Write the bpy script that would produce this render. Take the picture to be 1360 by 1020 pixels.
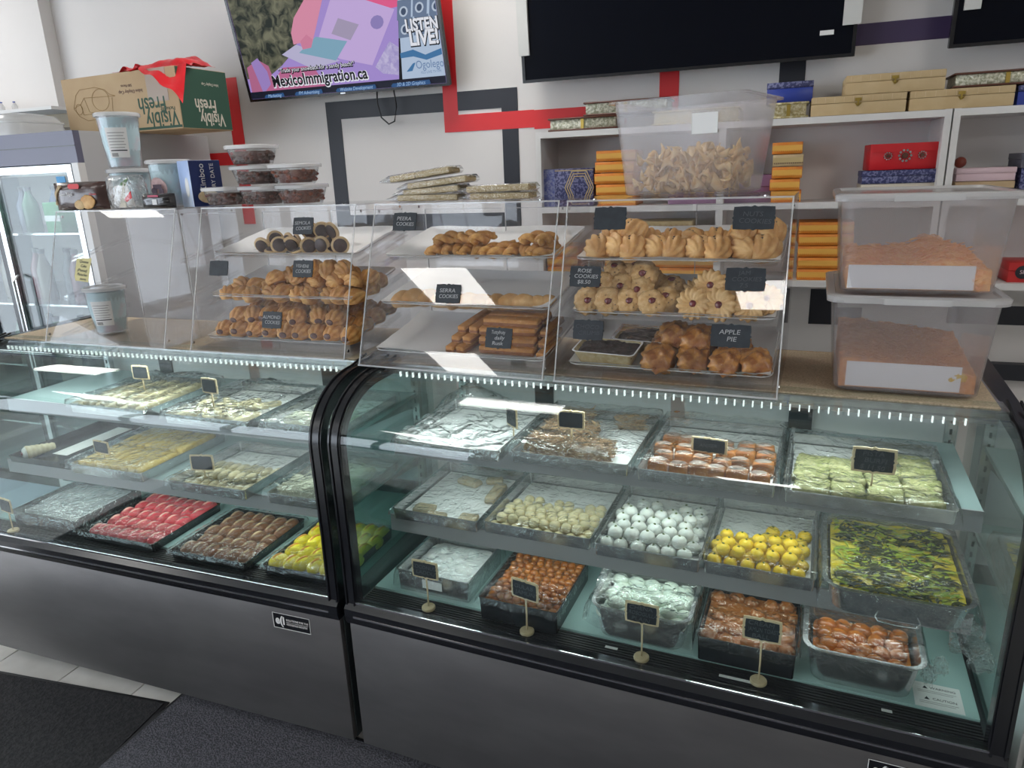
import bpy, bmesh, math, random
from mathutils import Vector, Matrix, Euler, noise
random.seed(11)
S = bpy.context.scene
for o in list(bpy.data.objects): bpy.data.objects.remove(o, do_unlink=True)
COL = S.collection
PI = math.pi
R = math.radians
# ------------------------------------------------------------------ camera
cam = bpy.data.objects.new('camera', bpy.data.cameras.new('camera'))
COL.objects.link(cam)
cam.data.sensor_width = 36; cam.data.sensor_fit = 'HORIZONTAL'
cam.data.lens = 945 / 1360 * 36
cam.data.clip_start = .02
def camera_pose():
    f = 945.; vz = Vector((800 - 680, 3700 - 510, f)); up = -vz.normalized()
    vxx = -1960 - 680; vxy = (-f * f - vxx * 120) / 3190
    X = -Vector((vxx, vxy, f)).normalized()
    Y = up.cross(X)
    if Y.z < 0: Y = -Y
    Rw = Matrix((X, Y, up))
    r = Rw @ Vector((1, 0, 0)); u = -(Rw @ Vector((0, 1, 0))); b = -(Rw @ Vector((0, 0, 1)))
    M = Matrix((r, u, b)).transposed().to_4x4()
    M.translation = (0, 0, 1.6)
    return M
cam.matrix_world = camera_pose()
S.camera = cam
# ------------------------------------------------------------------ world, exposure
W = bpy.data.worlds.new('world'); S.world = W; W.use_nodes = True
bg = W.node_tree.nodes['Background']
bg.inputs[0].default_value = (.80, .89, 1, 1); bg.inputs[1].default_value = 5.
S.view_settings.view_transform = 'Standard'; S.view_settings.look = 'None'
S.view_settings.exposure = 0.3; S.view_settings.gamma = 1
S.view_settings.use_curve_mapping = False
try:
    S.cycles.transparent_max_bounces = 48
    S.cycles.max_bounces = 8; S.cycles.glossy_bounces = 4
    S.cycles.caustics_reflective = False; S.cycles.caustics_refractive = False
    S.cycles.sample_clamp_indirect = 6
except Exception: pass
# ------------------------------------------------------------------ materials
MATS = {}
def nn(nt, t, **k):
    n = nt.nodes.new(t)
    for a, b in k.items(): setattr(n, a, b)
    return n
def mat(name, c, rough=.5, metal=0., c2=None, scale=20, detail=4, bump=0, bscale=None, rnd=0, spec=None, coat=0, emis=None, estr=0, sss=0, stretch=None, mid=(.4, .62)):
    if name in MATS: return MATS[name]
    m = bpy.data.materials.new(name); m.use_nodes = True; nt = m.node_tree
    b = nt.nodes['Principled BSDF']
    b.inputs['Base Color'].default_value = (*c, 1); b.inputs['Roughness'].default_value = rough
    b.inputs['Metallic'].default_value = metal
    if spec is not None: b.inputs['Specular IOR Level'].default_value = spec
    if coat: b.inputs['Coat Weight'].default_value = coat; b.inputs['Coat Roughness'].default_value = .15
    if sss:
        b.inputs['Subsurface Weight'].default_value = sss; b.inputs['Subsurface Radius'].default_value = (.01, .006, .004)
    if emis: b.inputs['Emission Color'].default_value = (*emis, 1); b.inputs['Emission Strength'].default_value = estr
    col = None
    if c2 or bump:
        tc = nn(nt, 'ShaderNodeTexCoord'); src = tc.outputs['Object']
        if stretch:
            mp = nn(nt, 'ShaderNodeMapping'); mp.inputs['Scale'].default_value = stretch
            nt.links.new(src, mp.inputs[0]); src = mp.outputs[0]
        nz = nn(nt, 'ShaderNodeTexNoise'); nz.inputs['Scale'].default_value = scale; nz.inputs['Detail'].default_value = detail
        nt.links.new(src, nz.inputs['Vector'])
        if c2:
            cr = nn(nt, 'ShaderNodeValToRGB'); cr.color_ramp.elements[0].position = mid[0]; cr.color_ramp.elements[1].position = mid[1]
            cr.color_ramp.elements[0].color = (*c, 1); cr.color_ramp.elements[1].color = (*c2, 1)
            nt.links.new(nz.outputs['Fac'], cr.inputs[0]); col = cr.outputs[0]
        if bump:
            n2 = nz
            if bscale:
                n2 = nn(nt, 'ShaderNodeTexNoise'); n2.inputs['Scale'].default_value = bscale; n2.inputs['Detail'].default_value = 3
                nt.links.new(src, n2.inputs['Vector'])
            bp = nn(nt, 'ShaderNodeBump'); bp.inputs['Strength'].default_value = bump; bp.inputs['Distance'].default_value = .004
            nt.links.new(n2.outputs['Fac'], bp.inputs['Height']); nt.links.new(bp.outputs[0], b.inputs['Normal'])
    if rnd:
        oi = nn(nt, 'ShaderNodeObjectInfo'); mr = nn(nt, 'ShaderNodeMapRange')
        mr.inputs['To Min'].default_value = 1 - rnd; mr.inputs['To Max'].default_value = 1 + rnd
        nt.links.new(oi.outputs['Random'], mr.inputs[0])
        hs = nn(nt, 'ShaderNodeHueSaturation'); nt.links.new(mr.outputs[0], hs.inputs['Value'])
        if col: nt.links.new(col, hs.inputs['Color'])
        else: hs.inputs['Color'].default_value = (*c, 1)
        col = hs.outputs[0]
    if col: nt.links.new(col, b.inputs['Base Color'])
    MATS[name] = m
    return m
def clear(name, tint, ior=1.45, rough=0., haze=0., hazecol=(1, 1, 1), bump=0, bscale=60, boost=1., trans=0.):
    """thin clear sheet: transparent body, Fresnel gloss, optional milky haze"""
    m = bpy.data.materials.new(name); m.use_nodes = True; nt = m.node_tree
    for n in list(nt.nodes):
        if n.type == 'BSDF_PRINCIPLED': nt.nodes.remove(n)
    out = [n for n in nt.nodes if n.type == 'OUTPUT_MATERIAL'][0]
    tr = nn(nt, 'ShaderNodeBsdfTransparent'); tr.inputs[0].default_value = (*tint, 1)
    gl = nn(nt, 'ShaderNodeBsdfGlossy'); gl.inputs['Roughness'].default_value = rough
    fr = nn(nt, 'ShaderNodeLayerWeight'); fr.inputs['Blend'].default_value = .5
    f0 = ((ior - 1) / (ior + 1)) ** 2
    if bump:
        tc = nn(nt, 'ShaderNodeTexCoord'); nz = nn(nt, 'ShaderNodeTexNoise'); nz.inputs['Scale'].default_value = bscale; nz.inputs['Detail'].default_value = 3
        nz.inputs['Distortion'].default_value = 1.5
        nt.links.new(tc.outputs['Object'], nz.inputs['Vector'])
        bp = nn(nt, 'ShaderNodeBump'); bp.inputs['Strength'].default_value = bump; bp.inputs['Distance'].default_value = .009
        nt.links.new(nz.outputs['Fac'], bp.inputs['Height'])
        nt.links.new(bp.outputs[0], gl.inputs['Normal']); nt.links.new(bp.outputs[0], fr.inputs['Normal'])
    src = tr.outputs[0]
    if haze:
        df = nn(nt, 'ShaderNodeBsdfDiffuse'); df.inputs[0].default_value = (*hazecol, 1)
        hz = df.outputs[0]
        if trans:
            tl = nn(nt, 'ShaderNodeBsdfTranslucent'); tl.inputs[0].default_value = (*hazecol, 1)
            mx = nn(nt, 'ShaderNodeMixShader'); mx.inputs[0].default_value = trans
            nt.links.new(df.outputs[0], mx.inputs[1]); nt.links.new(tl.outputs[0], mx.inputs[2]); hz = mx.outputs[0]
        mh = nn(nt, 'ShaderNodeMixShader'); mh.inputs[0].default_value = haze
        nt.links.new(src, mh.inputs[1]); nt.links.new(hz, mh.inputs[2]); src = mh.outputs[0]
    ms = nn(nt, 'ShaderNodeMixShader')
    pw = nn(nt, 'ShaderNodeMath', operation='POWER'); pw.inputs[1].default_value = 5; nt.links.new(fr.outputs['Facing'], pw.inputs[0])
    sc = nn(nt, 'ShaderNodeMath', operation='MULTIPLY_ADD'); sc.inputs[1].default_value = 1 - f0; sc.inputs[2].default_value = f0
    nt.links.new(pw.outputs[0], sc.inputs[0]); fac = sc.outputs[0]
    if boost != 1:
        mu = nn(nt, 'ShaderNodeMath', operation='MULTIPLY'); mu.inputs[1].default_value = boost; mu.use_clamp = True
        nt.links.new(fac, mu.inputs[0]); fac = mu.outputs[0]
    nt.links.new(fac, ms.inputs[0]); nt.links.new(src, ms.inputs[1]); nt.links.new(gl.outputs[0], ms.inputs[2])
    nt.links.new(ms.outputs[0], out.inputs[0])
    MATS[name] = m
    return m
def emit(name, c, s=1.):
    if name in MATS: return MATS[name]
    return mat(name, (0, 0, 0), .6, emis=c, estr=s, spec=.2)
M_WALL = mat('wall_paint', (.66, .635, .62), .75, c2=(.69, .665, .65), scale=1.5, bump=.04, bscale=90)
M_CEIL = mat('ceiling_tile', (.55, .55, .54), .9, bump=.2, scale=120)
M_FLOOR = mat('grout', (.16, .15, .14), .8, c2=(.22, .21, .19), scale=30)
M_TILE = mat('floor_tile', (.55, .54, .51), .35, c2=(.64, .63, .60), scale=6, rnd=.05)
M_RED = mat('red_paint', (.66, .02, .025), .5)
M_BLACKP = mat('black_paint', (.012, .014, .022), .5)
M_PURPLE = mat('purple_paint', (.045, .025, .085), .5)
M_BLACK = mat('black_frame', (.008, .009, .012), .22, spec=.5)
M_RUB = mat('black_rubber', (.012, .012, .014), .5)
M_PANEL = mat('graphite_steel', (.20, .192, .195), .38, .8, c2=(.235, .226, .228), scale=3, stretch=(1, 1, 3))
M_STEEL = mat('steel', (.62, .63, .64), .25, .9, c2=(.52, .53, .54), scale=30)
M_STEELD = mat('dark_steel', (.07, .075, .08), .25, .6)
M_CHROME = mat('chrome', (.8, .8, .82), .12, 1.)
M_SHELF = mat('shelf_grey', (.30, .295, .305), .4, .2)
M_SHELFG = mat('shelf_top', (.34, .44, .44), .25)
M_DECK = mat('mint_deck', (.42, .60, .58), .25)
M_INBACK = mat('case_back', (.56, .59, .60), .35)
M_DARKIN = mat('case_dark', (.05, .06, .065), .3)
M_GLASS = clear('curved_glass', (.93, .97, .96), 1.5, boost=1.)
M_SIDEG = clear('side_glass', (.86, .94, .93), 1.55, boost=1.6)
M_ACR = clear('acrylic', (.985, .985, .988), 1.45, haze=.006, boost=.75)
M_ACRE = clear('acrylic_edge', (.90, .91, .92), 1.5, haze=.35, rough=.1)
M_FILM = clear('cling_film', (.985, .985, .985), 1.42, rough=.07, haze=.008, bump=.8, bscale=32, boost=2.)
M_FILM3 = clear('cling_film_peaked', (.96, .97, .97), 1.5, rough=.08, haze=.09, bump=1., bscale=30, boost=3.)
M_FILM2 = clear('cling_film_loose', (.975, .98, .98), 1.5, rough=.07, haze=.02, bump=1., bscale=36, boost=2.4)
M_BIN = clear('cloudy_plastic', (.94, .93, .94), 1.45, rough=.2, haze=.14, hazecol=(.84, .83, .84), trans=.5)
M_TUB = clear('tub_plastic', (.93, .94, .95), 1.45, rough=.1, haze=.06, trans=.5)
M_LID = clear('lid_plastic', (.9, .9, .9), 1.45, rough=.2, haze=.6, hazecol=(.88, .88, .88), trans=.4)
M_WHITE = mat('white_laminate', (.72, .71, .70), .4)
M_PAPER = mat('white_paper', (.80, .80, .79), .8, bump=.25, scale=25)
M_WOOD = mat('pale_wood', (.68, .55, .36), .6, c2=(.60, .46, .28), scale=60)
M_CHALK = mat('chalkboard', (.012, .017, .024), .55, c2=(.02, .027, .036), scale=40)
M_INK = mat('chalk', (.42, .43, .44), .9)
M_INKF = mat('chalk_faint', (.085, .09, .10), .9)
M_MAT = mat('woven_mat', (.66, .54, .38), .75, c2=(.46, .36, .24), scale=220, detail=1, bump=.6, stretch=(1, 2.2, 1))
M_KRAFT = mat('kraft_board', (.47, .33, .19), .8, c2=(.50, .36, .21), scale=8)
M_GREEN = mat('green_print', (.03, .085, .055), .7)
M_CREAM = mat('cream_print', (.60, .55, .46), .7)
# ------------------------------------------------------------------ mesh helpers
class MB:
    def __init__(s): s.v = []; s.f = []; s.mi = []
    def add(s, vs, fs, m=0):
        b = len(s.v); s.v += [tuple(x) for x in vs]
        for f in fs: s.f.append([b + i for i in f]); s.mi.append(m)
        return s
    def box(s, x0, x1, y0, y1, z0, z1, m=0):
        return s.add([(x0, y0, z0), (x1, y0, z0), (x1, y1, z0), (x0, y1, z0), (x0, y0, z1), (x1, y0, z1), (x1, y1, z1), (x0, y1, z1)],
                     [(0, 3, 2, 1), (4, 5, 6, 7), (0, 1, 5, 4), (1, 2, 6, 5), (2, 3, 7, 6), (3, 0, 4, 7)], m)
    def loft(s, loops, c0=True, c1=True, m=0, closed=True):
        n = len(loops[0]); vs = [p for l in loops for p in l]; fs = []
        for i in range(len(loops) - 1):
            for j in range(n if closed else n - 1):
                k = (j + 1) % n
                fs.append((i * n + j, i * n + k, (i + 1) * n + k, (i + 1) * n + j))
        if c0: fs.append(tuple(range(n - 1, -1, -1)))
        if c1: fs.append(tuple((len(loops) - 1) * n + j for j in range(n)))
        return s.add(vs, fs, m)
    def prism(s, poly, axis, a, b, m=0):
        """poly of 2D points extruded along axis ('x': (y,z), 'y': (x,z), 'z': (x,y))"""
        def P(p, t):
            return (t, p[0], p[1]) if axis == 'x' else ((p[0], t, p[1]) if axis == 'y' else (p[0], p[1], t))
        n = len(poly)
        vs = [P(p, a) for p in poly] + [P(p, b) for p in poly]
        fs = [tuple(range(n - 1, -1, -1)), tuple(range(n, 2 * n))] + [(i, (i + 1) % n, n + (i + 1) % n, n + i) for i in range(n)]
        return s.add(vs, fs, m)
    def tube(s, pts, r, n=8, m=0):
        loops = []
        pts = [Vector(p) for p in pts]
        for i, p in enumerate(pts):
            t = (pts[min(i + 1, len(pts) - 1)] - pts[max(i - 1, 0)]).normalized()
            a = Vector((0, 0, 1)) if abs(t.z) < .9 else Vector((1, 0, 0))
            u = t.cross(a).normalized(); w = t.cross(u)
            rr = r[i] if isinstance(r, (list, tuple)) else r
            loops.append([tuple(p + rr * (math.cos(2 * PI * k / n) * u + math.sin(2 * PI * k / n) * w)) for k in range(n)])
        return s.loft(loops, m=m)
    def mesh(s, name, mats, smooth=False):
        me = bpy.data.meshes.new(name); me.from_pydata(s.v, [], s.f)
        for m in (mats if isinstance(mats, (list, tuple)) else [mats]): me.materials.append(m)
        if any(s.mi): me.polygons.foreach_set('material_index', s.mi)
        bm = bmesh.new(); bm.from_mesh(me); bmesh.ops.recalc_face_normals(bm, faces=bm.faces); bm.to_mesh(me); bm.free()
        if smooth:
            me.polygons.foreach_set('use_smooth', [True] * len(me.polygons))
            if smooth != 'all':
                try: me.set_sharp_from_angle(angle=R(smooth if smooth is not True else 40))
                except Exception: pass
        me.update()
        return me
def rrect(w, d, r, z, n=4, cx=0, cy=0):
    r = max(min(r, w / 2 - 1e-4, d / 2 - 1e-4), 1e-4); pts = []
    for sx, sy, a0 in ((1, 1, 0), (-1, 1, 90), (-1, -1, 180), (1, -1, 270)):
        for k in range(n + 1):
            a = R(a0 + 90 * k / n)
            pts.append((cx + sx * (w / 2 - r) + r * math.cos(a), cy + sy * (d / 2 - r) + r * math.sin(a), z))
    return pts
def circ(r, z, n=24, cx=0, cy=0, ry=None):
    return [(cx + r * math.cos(2 * PI * k / n), cy + (ry or r) * math.sin(2 * PI * k / n), z) for k in range(n)]
def link(name, me, parent=None, loc=(0, 0, 0), rot=(0, 0, 0), sc=None):
    o = bpy.data.objects.new(name, me); COL.objects.link(o)
    o.location = loc; o.rotation_euler = rot
    if sc: o.scale = sc
    if parent: o.parent = parent
    return o
def part(name, mb, m, parent, loc=(0, 0, 0), rot=(0, 0, 0), smooth=False, label=None):
    o = link(name, mb.mesh(name, m, smooth) if isinstance(mb, MB) else mb, parent, loc, rot)
    if label: o['label'] = label
    return o
def tag(o, label, cat, group=None):
    o['label'] = label; o['category'] = cat
    if group: o['group'] = group
    return o
def thing(name, label, cat, loc=(0, 0, 0), rz=0, group=None, rot=None):
    o = bpy.data.objects.new(name, None); COL.objects.link(o); o.empty_display_size = .02
    o.location = loc; o.rotation_euler = rot or (0, 0, rz)
    return tag(o, label, cat, group)
def struct(name, mb, m, smooth=False):
    o = link(name, mb.mesh(name, m, smooth)); o['kind'] = 'structure'; return o
def bbox(w, d, h, b=.002, seg=2):
    """bevelled box, base centred on the origin"""
    bm = bmesh.new(); bmesh.ops.create_cube(bm, size=1)
    for v in bm.verts: v.co = (v.co.x * w, v.co.y * d, (v.co.z + .5) * h)
    if b: bmesh.ops.bevel(bm, geom=list(bm.edges), offset=b, segments=seg, affect='EDGES', profile=.6)
    return bm
def bmpart(name, bm, m, parent=None, loc=(0, 0, 0), rot=(0, 0, 0), smooth=True):
    me = bpy.data.meshes.new(name); bm.to_mesh(me); bm.free(); me.materials.append(m)
    if smooth:
        me.polygons.foreach_set('use_smooth', [True] * len(me.polygons))
        try: me.set_sharp_from_angle(angle=R(45))
        except Exception: pass
    return link(name, me, parent, loc, rot)
FONTC = {}
def text_mesh(s, size, align='CENTER', shear=0, depth=.0004, bold=0):
    key = (s, size, align, shear, bold)
    if key in FONTC: return FONTC[key]
    cu = bpy.data.curves.new('lettering', 'FONT'); cu.body = s; cu.size = size; cu.align_x = align; cu.align_y = 'CENTER'
    cu.extrude = depth; cu.resolution_u = 3; cu.shear = shear; cu.offset = bold; cu.space_line = .85
    o = bpy.data.objects.new('lettering', cu); COL.objects.link(o)
    bpy.context.view_layer.update()
    me = bpy.data.meshes.new_from_object(o.evaluated_get(bpy.context.evaluated_depsgraph_get()))
    bpy.data.objects.remove(o, do_unlink=True); bpy.data.curves.remove(cu)
    FONTC[key] = me
    return me
def text(s, size, m, parent, loc, rot=(PI / 2, 0, 0), align='CENTER', shear=0, bold=0, sx=1, name='lettering', depth=.0004):
    me = text_mesh(s, size, align, shear, depth, bold).copy(); me.materials.clear(); me.materials.append(m)
    return link(name, me, parent, loc, rot, (sx, 1, 1))
def copy_tree(o, parent=None):
    c = o.copy(); COL.objects.link(c)
    if parent: c.parent = parent
    for ch in list(o.children): copy_tree(ch, c)
    return c
class Proto:
    """first use places the original, later uses copy it"""
    def __init__(s, o): s.o = o; s.used = False; s.kids = list(o.children)
    def put(s, loc, rot=(0, 0, 0), sc=1, label=None, group=None):
        o = s.o if not s.used else copy_tree(s.o)
        s.used = True
        o.location = loc; o.rotation_euler = rot
        o.scale = (sc, sc, sc) if not isinstance(sc, (tuple, list)) else sc
        if label: o['label'] = label
        if group: o['group'] = group
        return o
def rn(a, b): return random.uniform(a, b)
def fbm(p, o=3): return noise.fractal(Vector(p), 1., 2., o)
# ------------------------------------------------------------------ frames of the two display cases
class Frame:
    def __init__(s, x, y, deg): s.x = x; s.y = y; s.a = R(deg); s.c = math.cos(s.a); s.s = math.sin(s.a)
    def P(s, u, v, z): return Vector((s.x + s.c * u - s.s * v, s.y + s.s * u + s.c * v, z))
FR = Frame(-1.025, 1.40, -3.0)
FL = Frame(-2.545, 1.40, 0.0)
ZD, ZS2, ZS1, ZT = .51, .70, .908, 1.115
ORD = ['first', 'second', 'third', 'fourth', 'fifth', 'sixth', 'seventh', 'eighth', 'ninth', 'tenth', 'eleventh', 'twelfth', 'thirteenth', 'fourteenth']
ROW = ['front row'] + [x + ' row' for x in ORD[1:]]
def ordl(c): return 'leftmost' if c == 0 else ORD[min(c, 13)] + ' from left'
# ------------------------------------------------------------------ the room
fl = struct('floor', MB().box(-6.6, 3.4, -4.7, 3.9, -.1, -.006), M_FLOOR)
bm_t = bbox(.297, .297, .006, .0012, 1)
tile_me = bpy.data.meshes.new('tile'); bm_t.to_mesh(tile_me); bm_t.free(); tile_me.materials.append(M_TILE)
for i in range(8):
    for j in range(6):
        link('tile', tile_me, fl, (-3.25 + .3 * i, .45 + .3 * j, -.006))
big = MB()
for i in range(33):
    for j in range(28):
        x = -6.25 + .3 * i; y = -4.35 + .3 * j
        if -3.3 < x < -1.1 and .4 < y < 2.0: continue
        big.box(x - .1485, x + .1485, y - .1485, y + .1485, -.006, -.0001)
o = part('tile_field', big, M_TILE, fl); o['kind'] = 'stuff'
struct('ceiling', MB().box(-6.6, 3.4, -4.7, 3.9, 3.08, 3.2), M_CEIL)
wb = struct('wall_back', MB().box(-3.60, 3.4, 3.03, 3.15, 0, 3.08), M_WALL)
struct('wall_recess', MB().box(-6.6, -3.60, 3.30, 3.42, 0, 3.08), M_WALL)
struct('wall_pillar', MB().box(-4.02, -3.598, 2.96, 3.298, 0, 3.08), M_WALL)
struct('wall_right', MB().box(3.3, 3.4, -4.7, 3.9, 0, 3.08), M_WALL)
# storefront windows, outside the frame, behind and left of the camera
sf = MB()
for x in (-6.6, -5.2, -3.8): sf.box(x - .04, x + .04, -4.62, -4.54, 0, 3.08)
sf.box(-6.6, -3.8, -4.64, -4.52, 0, .35).box(-6.6, -3.8, -4.64, -4.52, 2.55, 3.08)
struct('window_1', sf, M_STEELD)
sl = MB()
for y in (-4.6, -3.0, -1.4, .2): sl.box(-6.62, -6.54, y - .04, y + .04, 0, 3.08)
sl.box(-6.64, -6.52, -4.7, .2, 0, .35).box(-6.64, -6.52, -4.7, .2, 2.55, 3.08)
struct('window_2', sl, M_STEELD)
struct('wall_front', MB().box(-3.8, 3.4, -4.7, -4.6, 0, 3.08), mat('front_wall', (.26, .25, .24), .8))
struct('wall_left', MB().box(-6.64, -6.52, .24, 3.42, 0, 3.08), M_WALL)
# painted bands on the back wall (x0,x1,z0,z1)
def stripe(m, x0, x1, z0, z1, y=3.03): part('painted_band', MB().box(x0, x1, y - .0025, y, z0, z1), m, wb)
for a in ((-1.337, -.99, 1.782, 1.852), (-1.405, -1.337, 1.782, 3.0), (-2.56, -2.49, 1.40, 2.09), (-3.0, -2.56, 2.02, 2.09), (-3.0, -2.56, 1.69, 1.75), (-.47, -.395, 1.72, 2.2), (-.99, -.60, 1.775, 1.85)): stripe(M_RED, *a)
for a in ((-2.006, -1.405, 1.868, 1.945), (-1.337, -1.062, 1.868, 1.945), (-2.006, -1.93, 1.36, 1.868), (-1.135, -1.062, 1.36, 1.782), (-1.135, -1.062, 1.852, 1.868), (-1.93, -1.135, 1.36, 1.435), (-.03, .06, 1.75, 2.2), (.14, .24, .98, 1.12), (.24, .33, .98, 1.05), (.62, .95, 1.0, 1.07)): stripe(M_BLACKP, *a)
stripe(M_PURPLE, .2, .56, 1.99, 2.06)
struct('baseboard_back', MB().box(-2.0, 3.2, 2.99, 3.03, .80, .86), M_BLACKP)
# ceiling troffers: each a lamp of the room
M_DIFF = emit('troffer_diffuser', (1, .975, .93), 15.)
def troffer(x, y, label, w=.6, d=.6):
    t = thing('ceiling_light', label, 'ceiling light', (x, y, 3.08), 0, 'square ceiling lights')
    part('housing', MB().loft([rrect(w + .04, d + .04, .004, 0), rrect(w + .04, d + .04, .004, -.02), rrect(w, d, .004, -.02), rrect(w, d, .004, -.006)], True, True), M_WHITE, t)
    part('diffuser', MB().box(-w / 2 + .002, w / 2 - .002, -d / 2 + .002, d / 2 - .002, -.016, -.008), M_DIFF, t)
TROF = [(-2.83, -1.35), (-.42, -2.47), (-3.5, -2.95), (-4.95, -.3), (2.2, -2.5), (1.7, .6), (-4.6, 2.2), (-1.4, 2.35)]
for i, (x, y) in enumerate(TROF):
    troffer(x, y, 'square ceiling light panel ' + ('whose reflection lies on the third acrylic case', 'whose reflection lies on the rightmost acrylic case', 'above the far end of the shop floor', 'above the left aisle', 'above the right aisle', 'above the right end of the counter', 'above the drinks fridge', 'above the space behind the counter')[i])
# ------------------------------------------------------------------ refrigerated display cases
def prof(off=0., n=14, z0=.47, vend=.68):
    """side outline of the curved front, (v, z), moved inwards by off"""
    pts = [(off, z0), (off + .003, .70), (off, .95)]
    for k in range(1, n + 1):
        a = PI / 2 * k / n
        pts.append((.215 - (.215 - off) * math.cos(a), .95 + (.158 - off) * math.sin(a)))
    pts.append((vend, 1.122 - off))
    return pts
def sweep(mb, u0, u1, o0, o1, z0=.47, vend=.68, n=14, m=0):
    a = prof(o0, n, z0, vend); b = prof(o1, n, z0, vend)
    loops = [[(u0, p[0], p[1]), (u1, p[0], p[1]), (u1, q[0], q[1]), (u0, q[0], q[1])] for p, q in zip(a, b)]
    return mb.loft(loops, m=m)
M_LED = emit('led_chip', (.9, 1, .98), 1.3)
def sticker(root, u):
    s = part('maker_sticker', MB().box(u, u + .125, -.0015, 0, .385, .435), M_BLACK, root, label='black maker sticker with white border')
    e = MB()
    for a in ((u, u + .125, .4335, .435), (u, u + .125, .385, .3865), (u, u + .0015, .385, .435), (u + .1235, u + .125, .385, .435)): e.box(a[0], a[1], -.0022, -.0014, a[2], a[3])
    part('border', e, M_WHITE, s)
    text('e(i', .036, M_WHITE, s, (u + .024, -.0018, .411), bold=.0012, sx=.85)
    text('SOLUTIONS FOR THE', .0085, M_WHITE, s, (u + .045, -.0018, .416), align='LEFT', sx=.9)
    text('FOODSERVICE INDUSTRY', .0085, M_WHITE, s, (u + .045, -.0018, .402), align='LEFT', sx=.72)
    part('rule', MB().box(u + .045, u + .118, -.0022, -.0014, .4086, .4094), M_WHITE, s)
def make_case(F, L, label, usticker):
    root = thing('display_case', label, 'display case', F.P(0, 0, 0), F.a)
    part('kick_plate', MB().box(.04, L - .04, .07, .62, 0, .05), M_RUB, root)
    part('body', MB().box(.004, L - .004, .018, .68, .05, .485), M_DARKIN, root)
    bmpart('front_panel', bbox(L - .012, .018, .405, .003), M_PANEL, root, (L / 2, .009, .05))
    part('lower_rail', MB().prism([(-.006, .455), (.03, .455), (.03, .512), (.004, .516), (-.012, .50), (-.012, .472)], 'x', .002, L - .002), M_BLACK, root)
    part('rail_bead', MB().box(.03, L - .03, -.0135, -.011, .478, .482).box(.03, L - .03, -.001, .002, .514, .5185), M_CHROME, root)
    lg = MB().box(.03, L - .03, .03, .098, .487, .503)
    for k in range(7): lg.box(.03, L - .03, .034 + .009 * k, .039 + .009 * k, .503, .507)
    part('ledge', lg, M_RUB, root)
    part('deck', MB().box(.03, L - .03, .098, .655, .487, ZD), M_DECK, root)
    for u0 in (0., L - .036):
        nm = MB(); sweep(nm, u0, u0 + .036, 0, .03)
        f = part('end_frame', nm, M_BLACK, root, smooth=35)
        rd = MB()
        for q in ((.004, .008), (.028, .032)): sweep(rd, u0 + q[0], u0 + q[1], -.004, .001, vend=.30)
        part('frame_ridge', rd, M_BLACK, f, smooth=35)
        uu = u0 + .018
        pts = prof(.012, 14, .50, .665) + [(.665, .50)]
        part('side_glass', MB().prism(pts, 'x', uu - .0025, uu + .0025), M_SIDEG, root)
    gm = MB(); sweep(gm, .034, L - .034, .003, .009, z0=.515, vend=.30, n=28)
    part('curved_glass', gm, M_GLASS, root, smooth=30)
    part('counter_top', MB().box(.03, L - .03, .262, .68, 1.094, 1.1115), M_STEEL, root)
    part('rear_rail', MB().box(.03, L - .03, .655, .68, .51, .56).box(.03, L - .03, .655, .68, 1.06, 1.094), M_DARKIN, root)
    for k in range(2):
        d = part('rear_door', MB().box(.04 + k * (L / 2 - .02), .04 + k * (L / 2 - .02) + L / 2 - .06, .66 + .008 * k, .665 + .008 * k, .56, 1.06), M_INBACK, root)
        part('door_stile', MB().box(.02 + L / 2 * (k + .42) - .03, .02 + L / 2 * (k + .42) + .03, .652, .66, .56, 1.06), M_DARKIN, d)
    for u in (.05, L - .075):
        st = part('shelf_post', MB().box(u, u + .025, .625, .645, .51, 1.09), M_STEEL, root)
        sm = MB()
        for k in range(18): sm.box(u + .009, u + .015, .6235, .626, .54 + .03 * k, .555 + .03 * k)
        part('slots', sm, M_DARKIN, st)
    for z, v0 in ((ZS1, .215), (ZS2, .165)):
        s = part('shelf', MB().box(.055, L - .055, v0 + .004, .62, z - .012, z), M_SHELFG, root)
        part('price_rail', MB().prism([(v0, z - .044), (v0 + .004, z - .044), (v0 + .006, z + .003), (v0 + .002, z + .003)], 'x', .055, L - .055), M_SHELF, s)
        for u in (.07, L - .078): part('bracket', MB().prism([(v0 + .02, z - .012), (.625, z - .012), (.625, z - .06), (.58, z - .05)], 'x', u, u + .006), M_STEEL, s)
        ar = bpy.data.lights.new('shelf_lamp', 'AREA'); ar.shape = 'RECTANGLE'; ar.size = L - .2; ar.size_y = .02; ar.energy = 1.2; ar.color = (.90, 1, .98)
        al = bpy.data.objects.new('shelf_lamp', ar); COL.objects.link(al); al.parent = s; al.location = (L / 2, v0 + .035, z - .014)
        tu = part('lamp_tube', MB().box(.09, L - .09, v0 + .02, v0 + .05, z - .0135, z - .012), M_WHITE, s)
    bar = part('led_bar', MB().box(.05, L - .05, .255, .275, 1.085, 1.094), M_STEEL, root)
    lm = MB().box(-.0014, .0014, -.0035, .0035, -.013, 0).mesh('led', M_LED)
    for k in range(int((L - .14) / .0195)): link('led', lm, bar, (.07 + .0195 * k, .254, 1.092))
    ar = bpy.data.lights.new('case_lamp', 'AREA'); ar.shape = 'RECTANGLE'; ar.size = L - .15; ar.size_y = .02; ar.energy = 3.2; ar.color = (.90, 1, .98)
    al = bpy.data.objects.new('case_lamp', ar); COL.objects.link(al); al.parent = bar; al.location = (L / 2, .265, 1.083)
    sticker(root, usticker)
    return root
LEN = 1.5
caseL = make_case(FL, LEN, 'left curved-glass refrigerated display case nearest the drinks fridge', 1.27)
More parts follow.
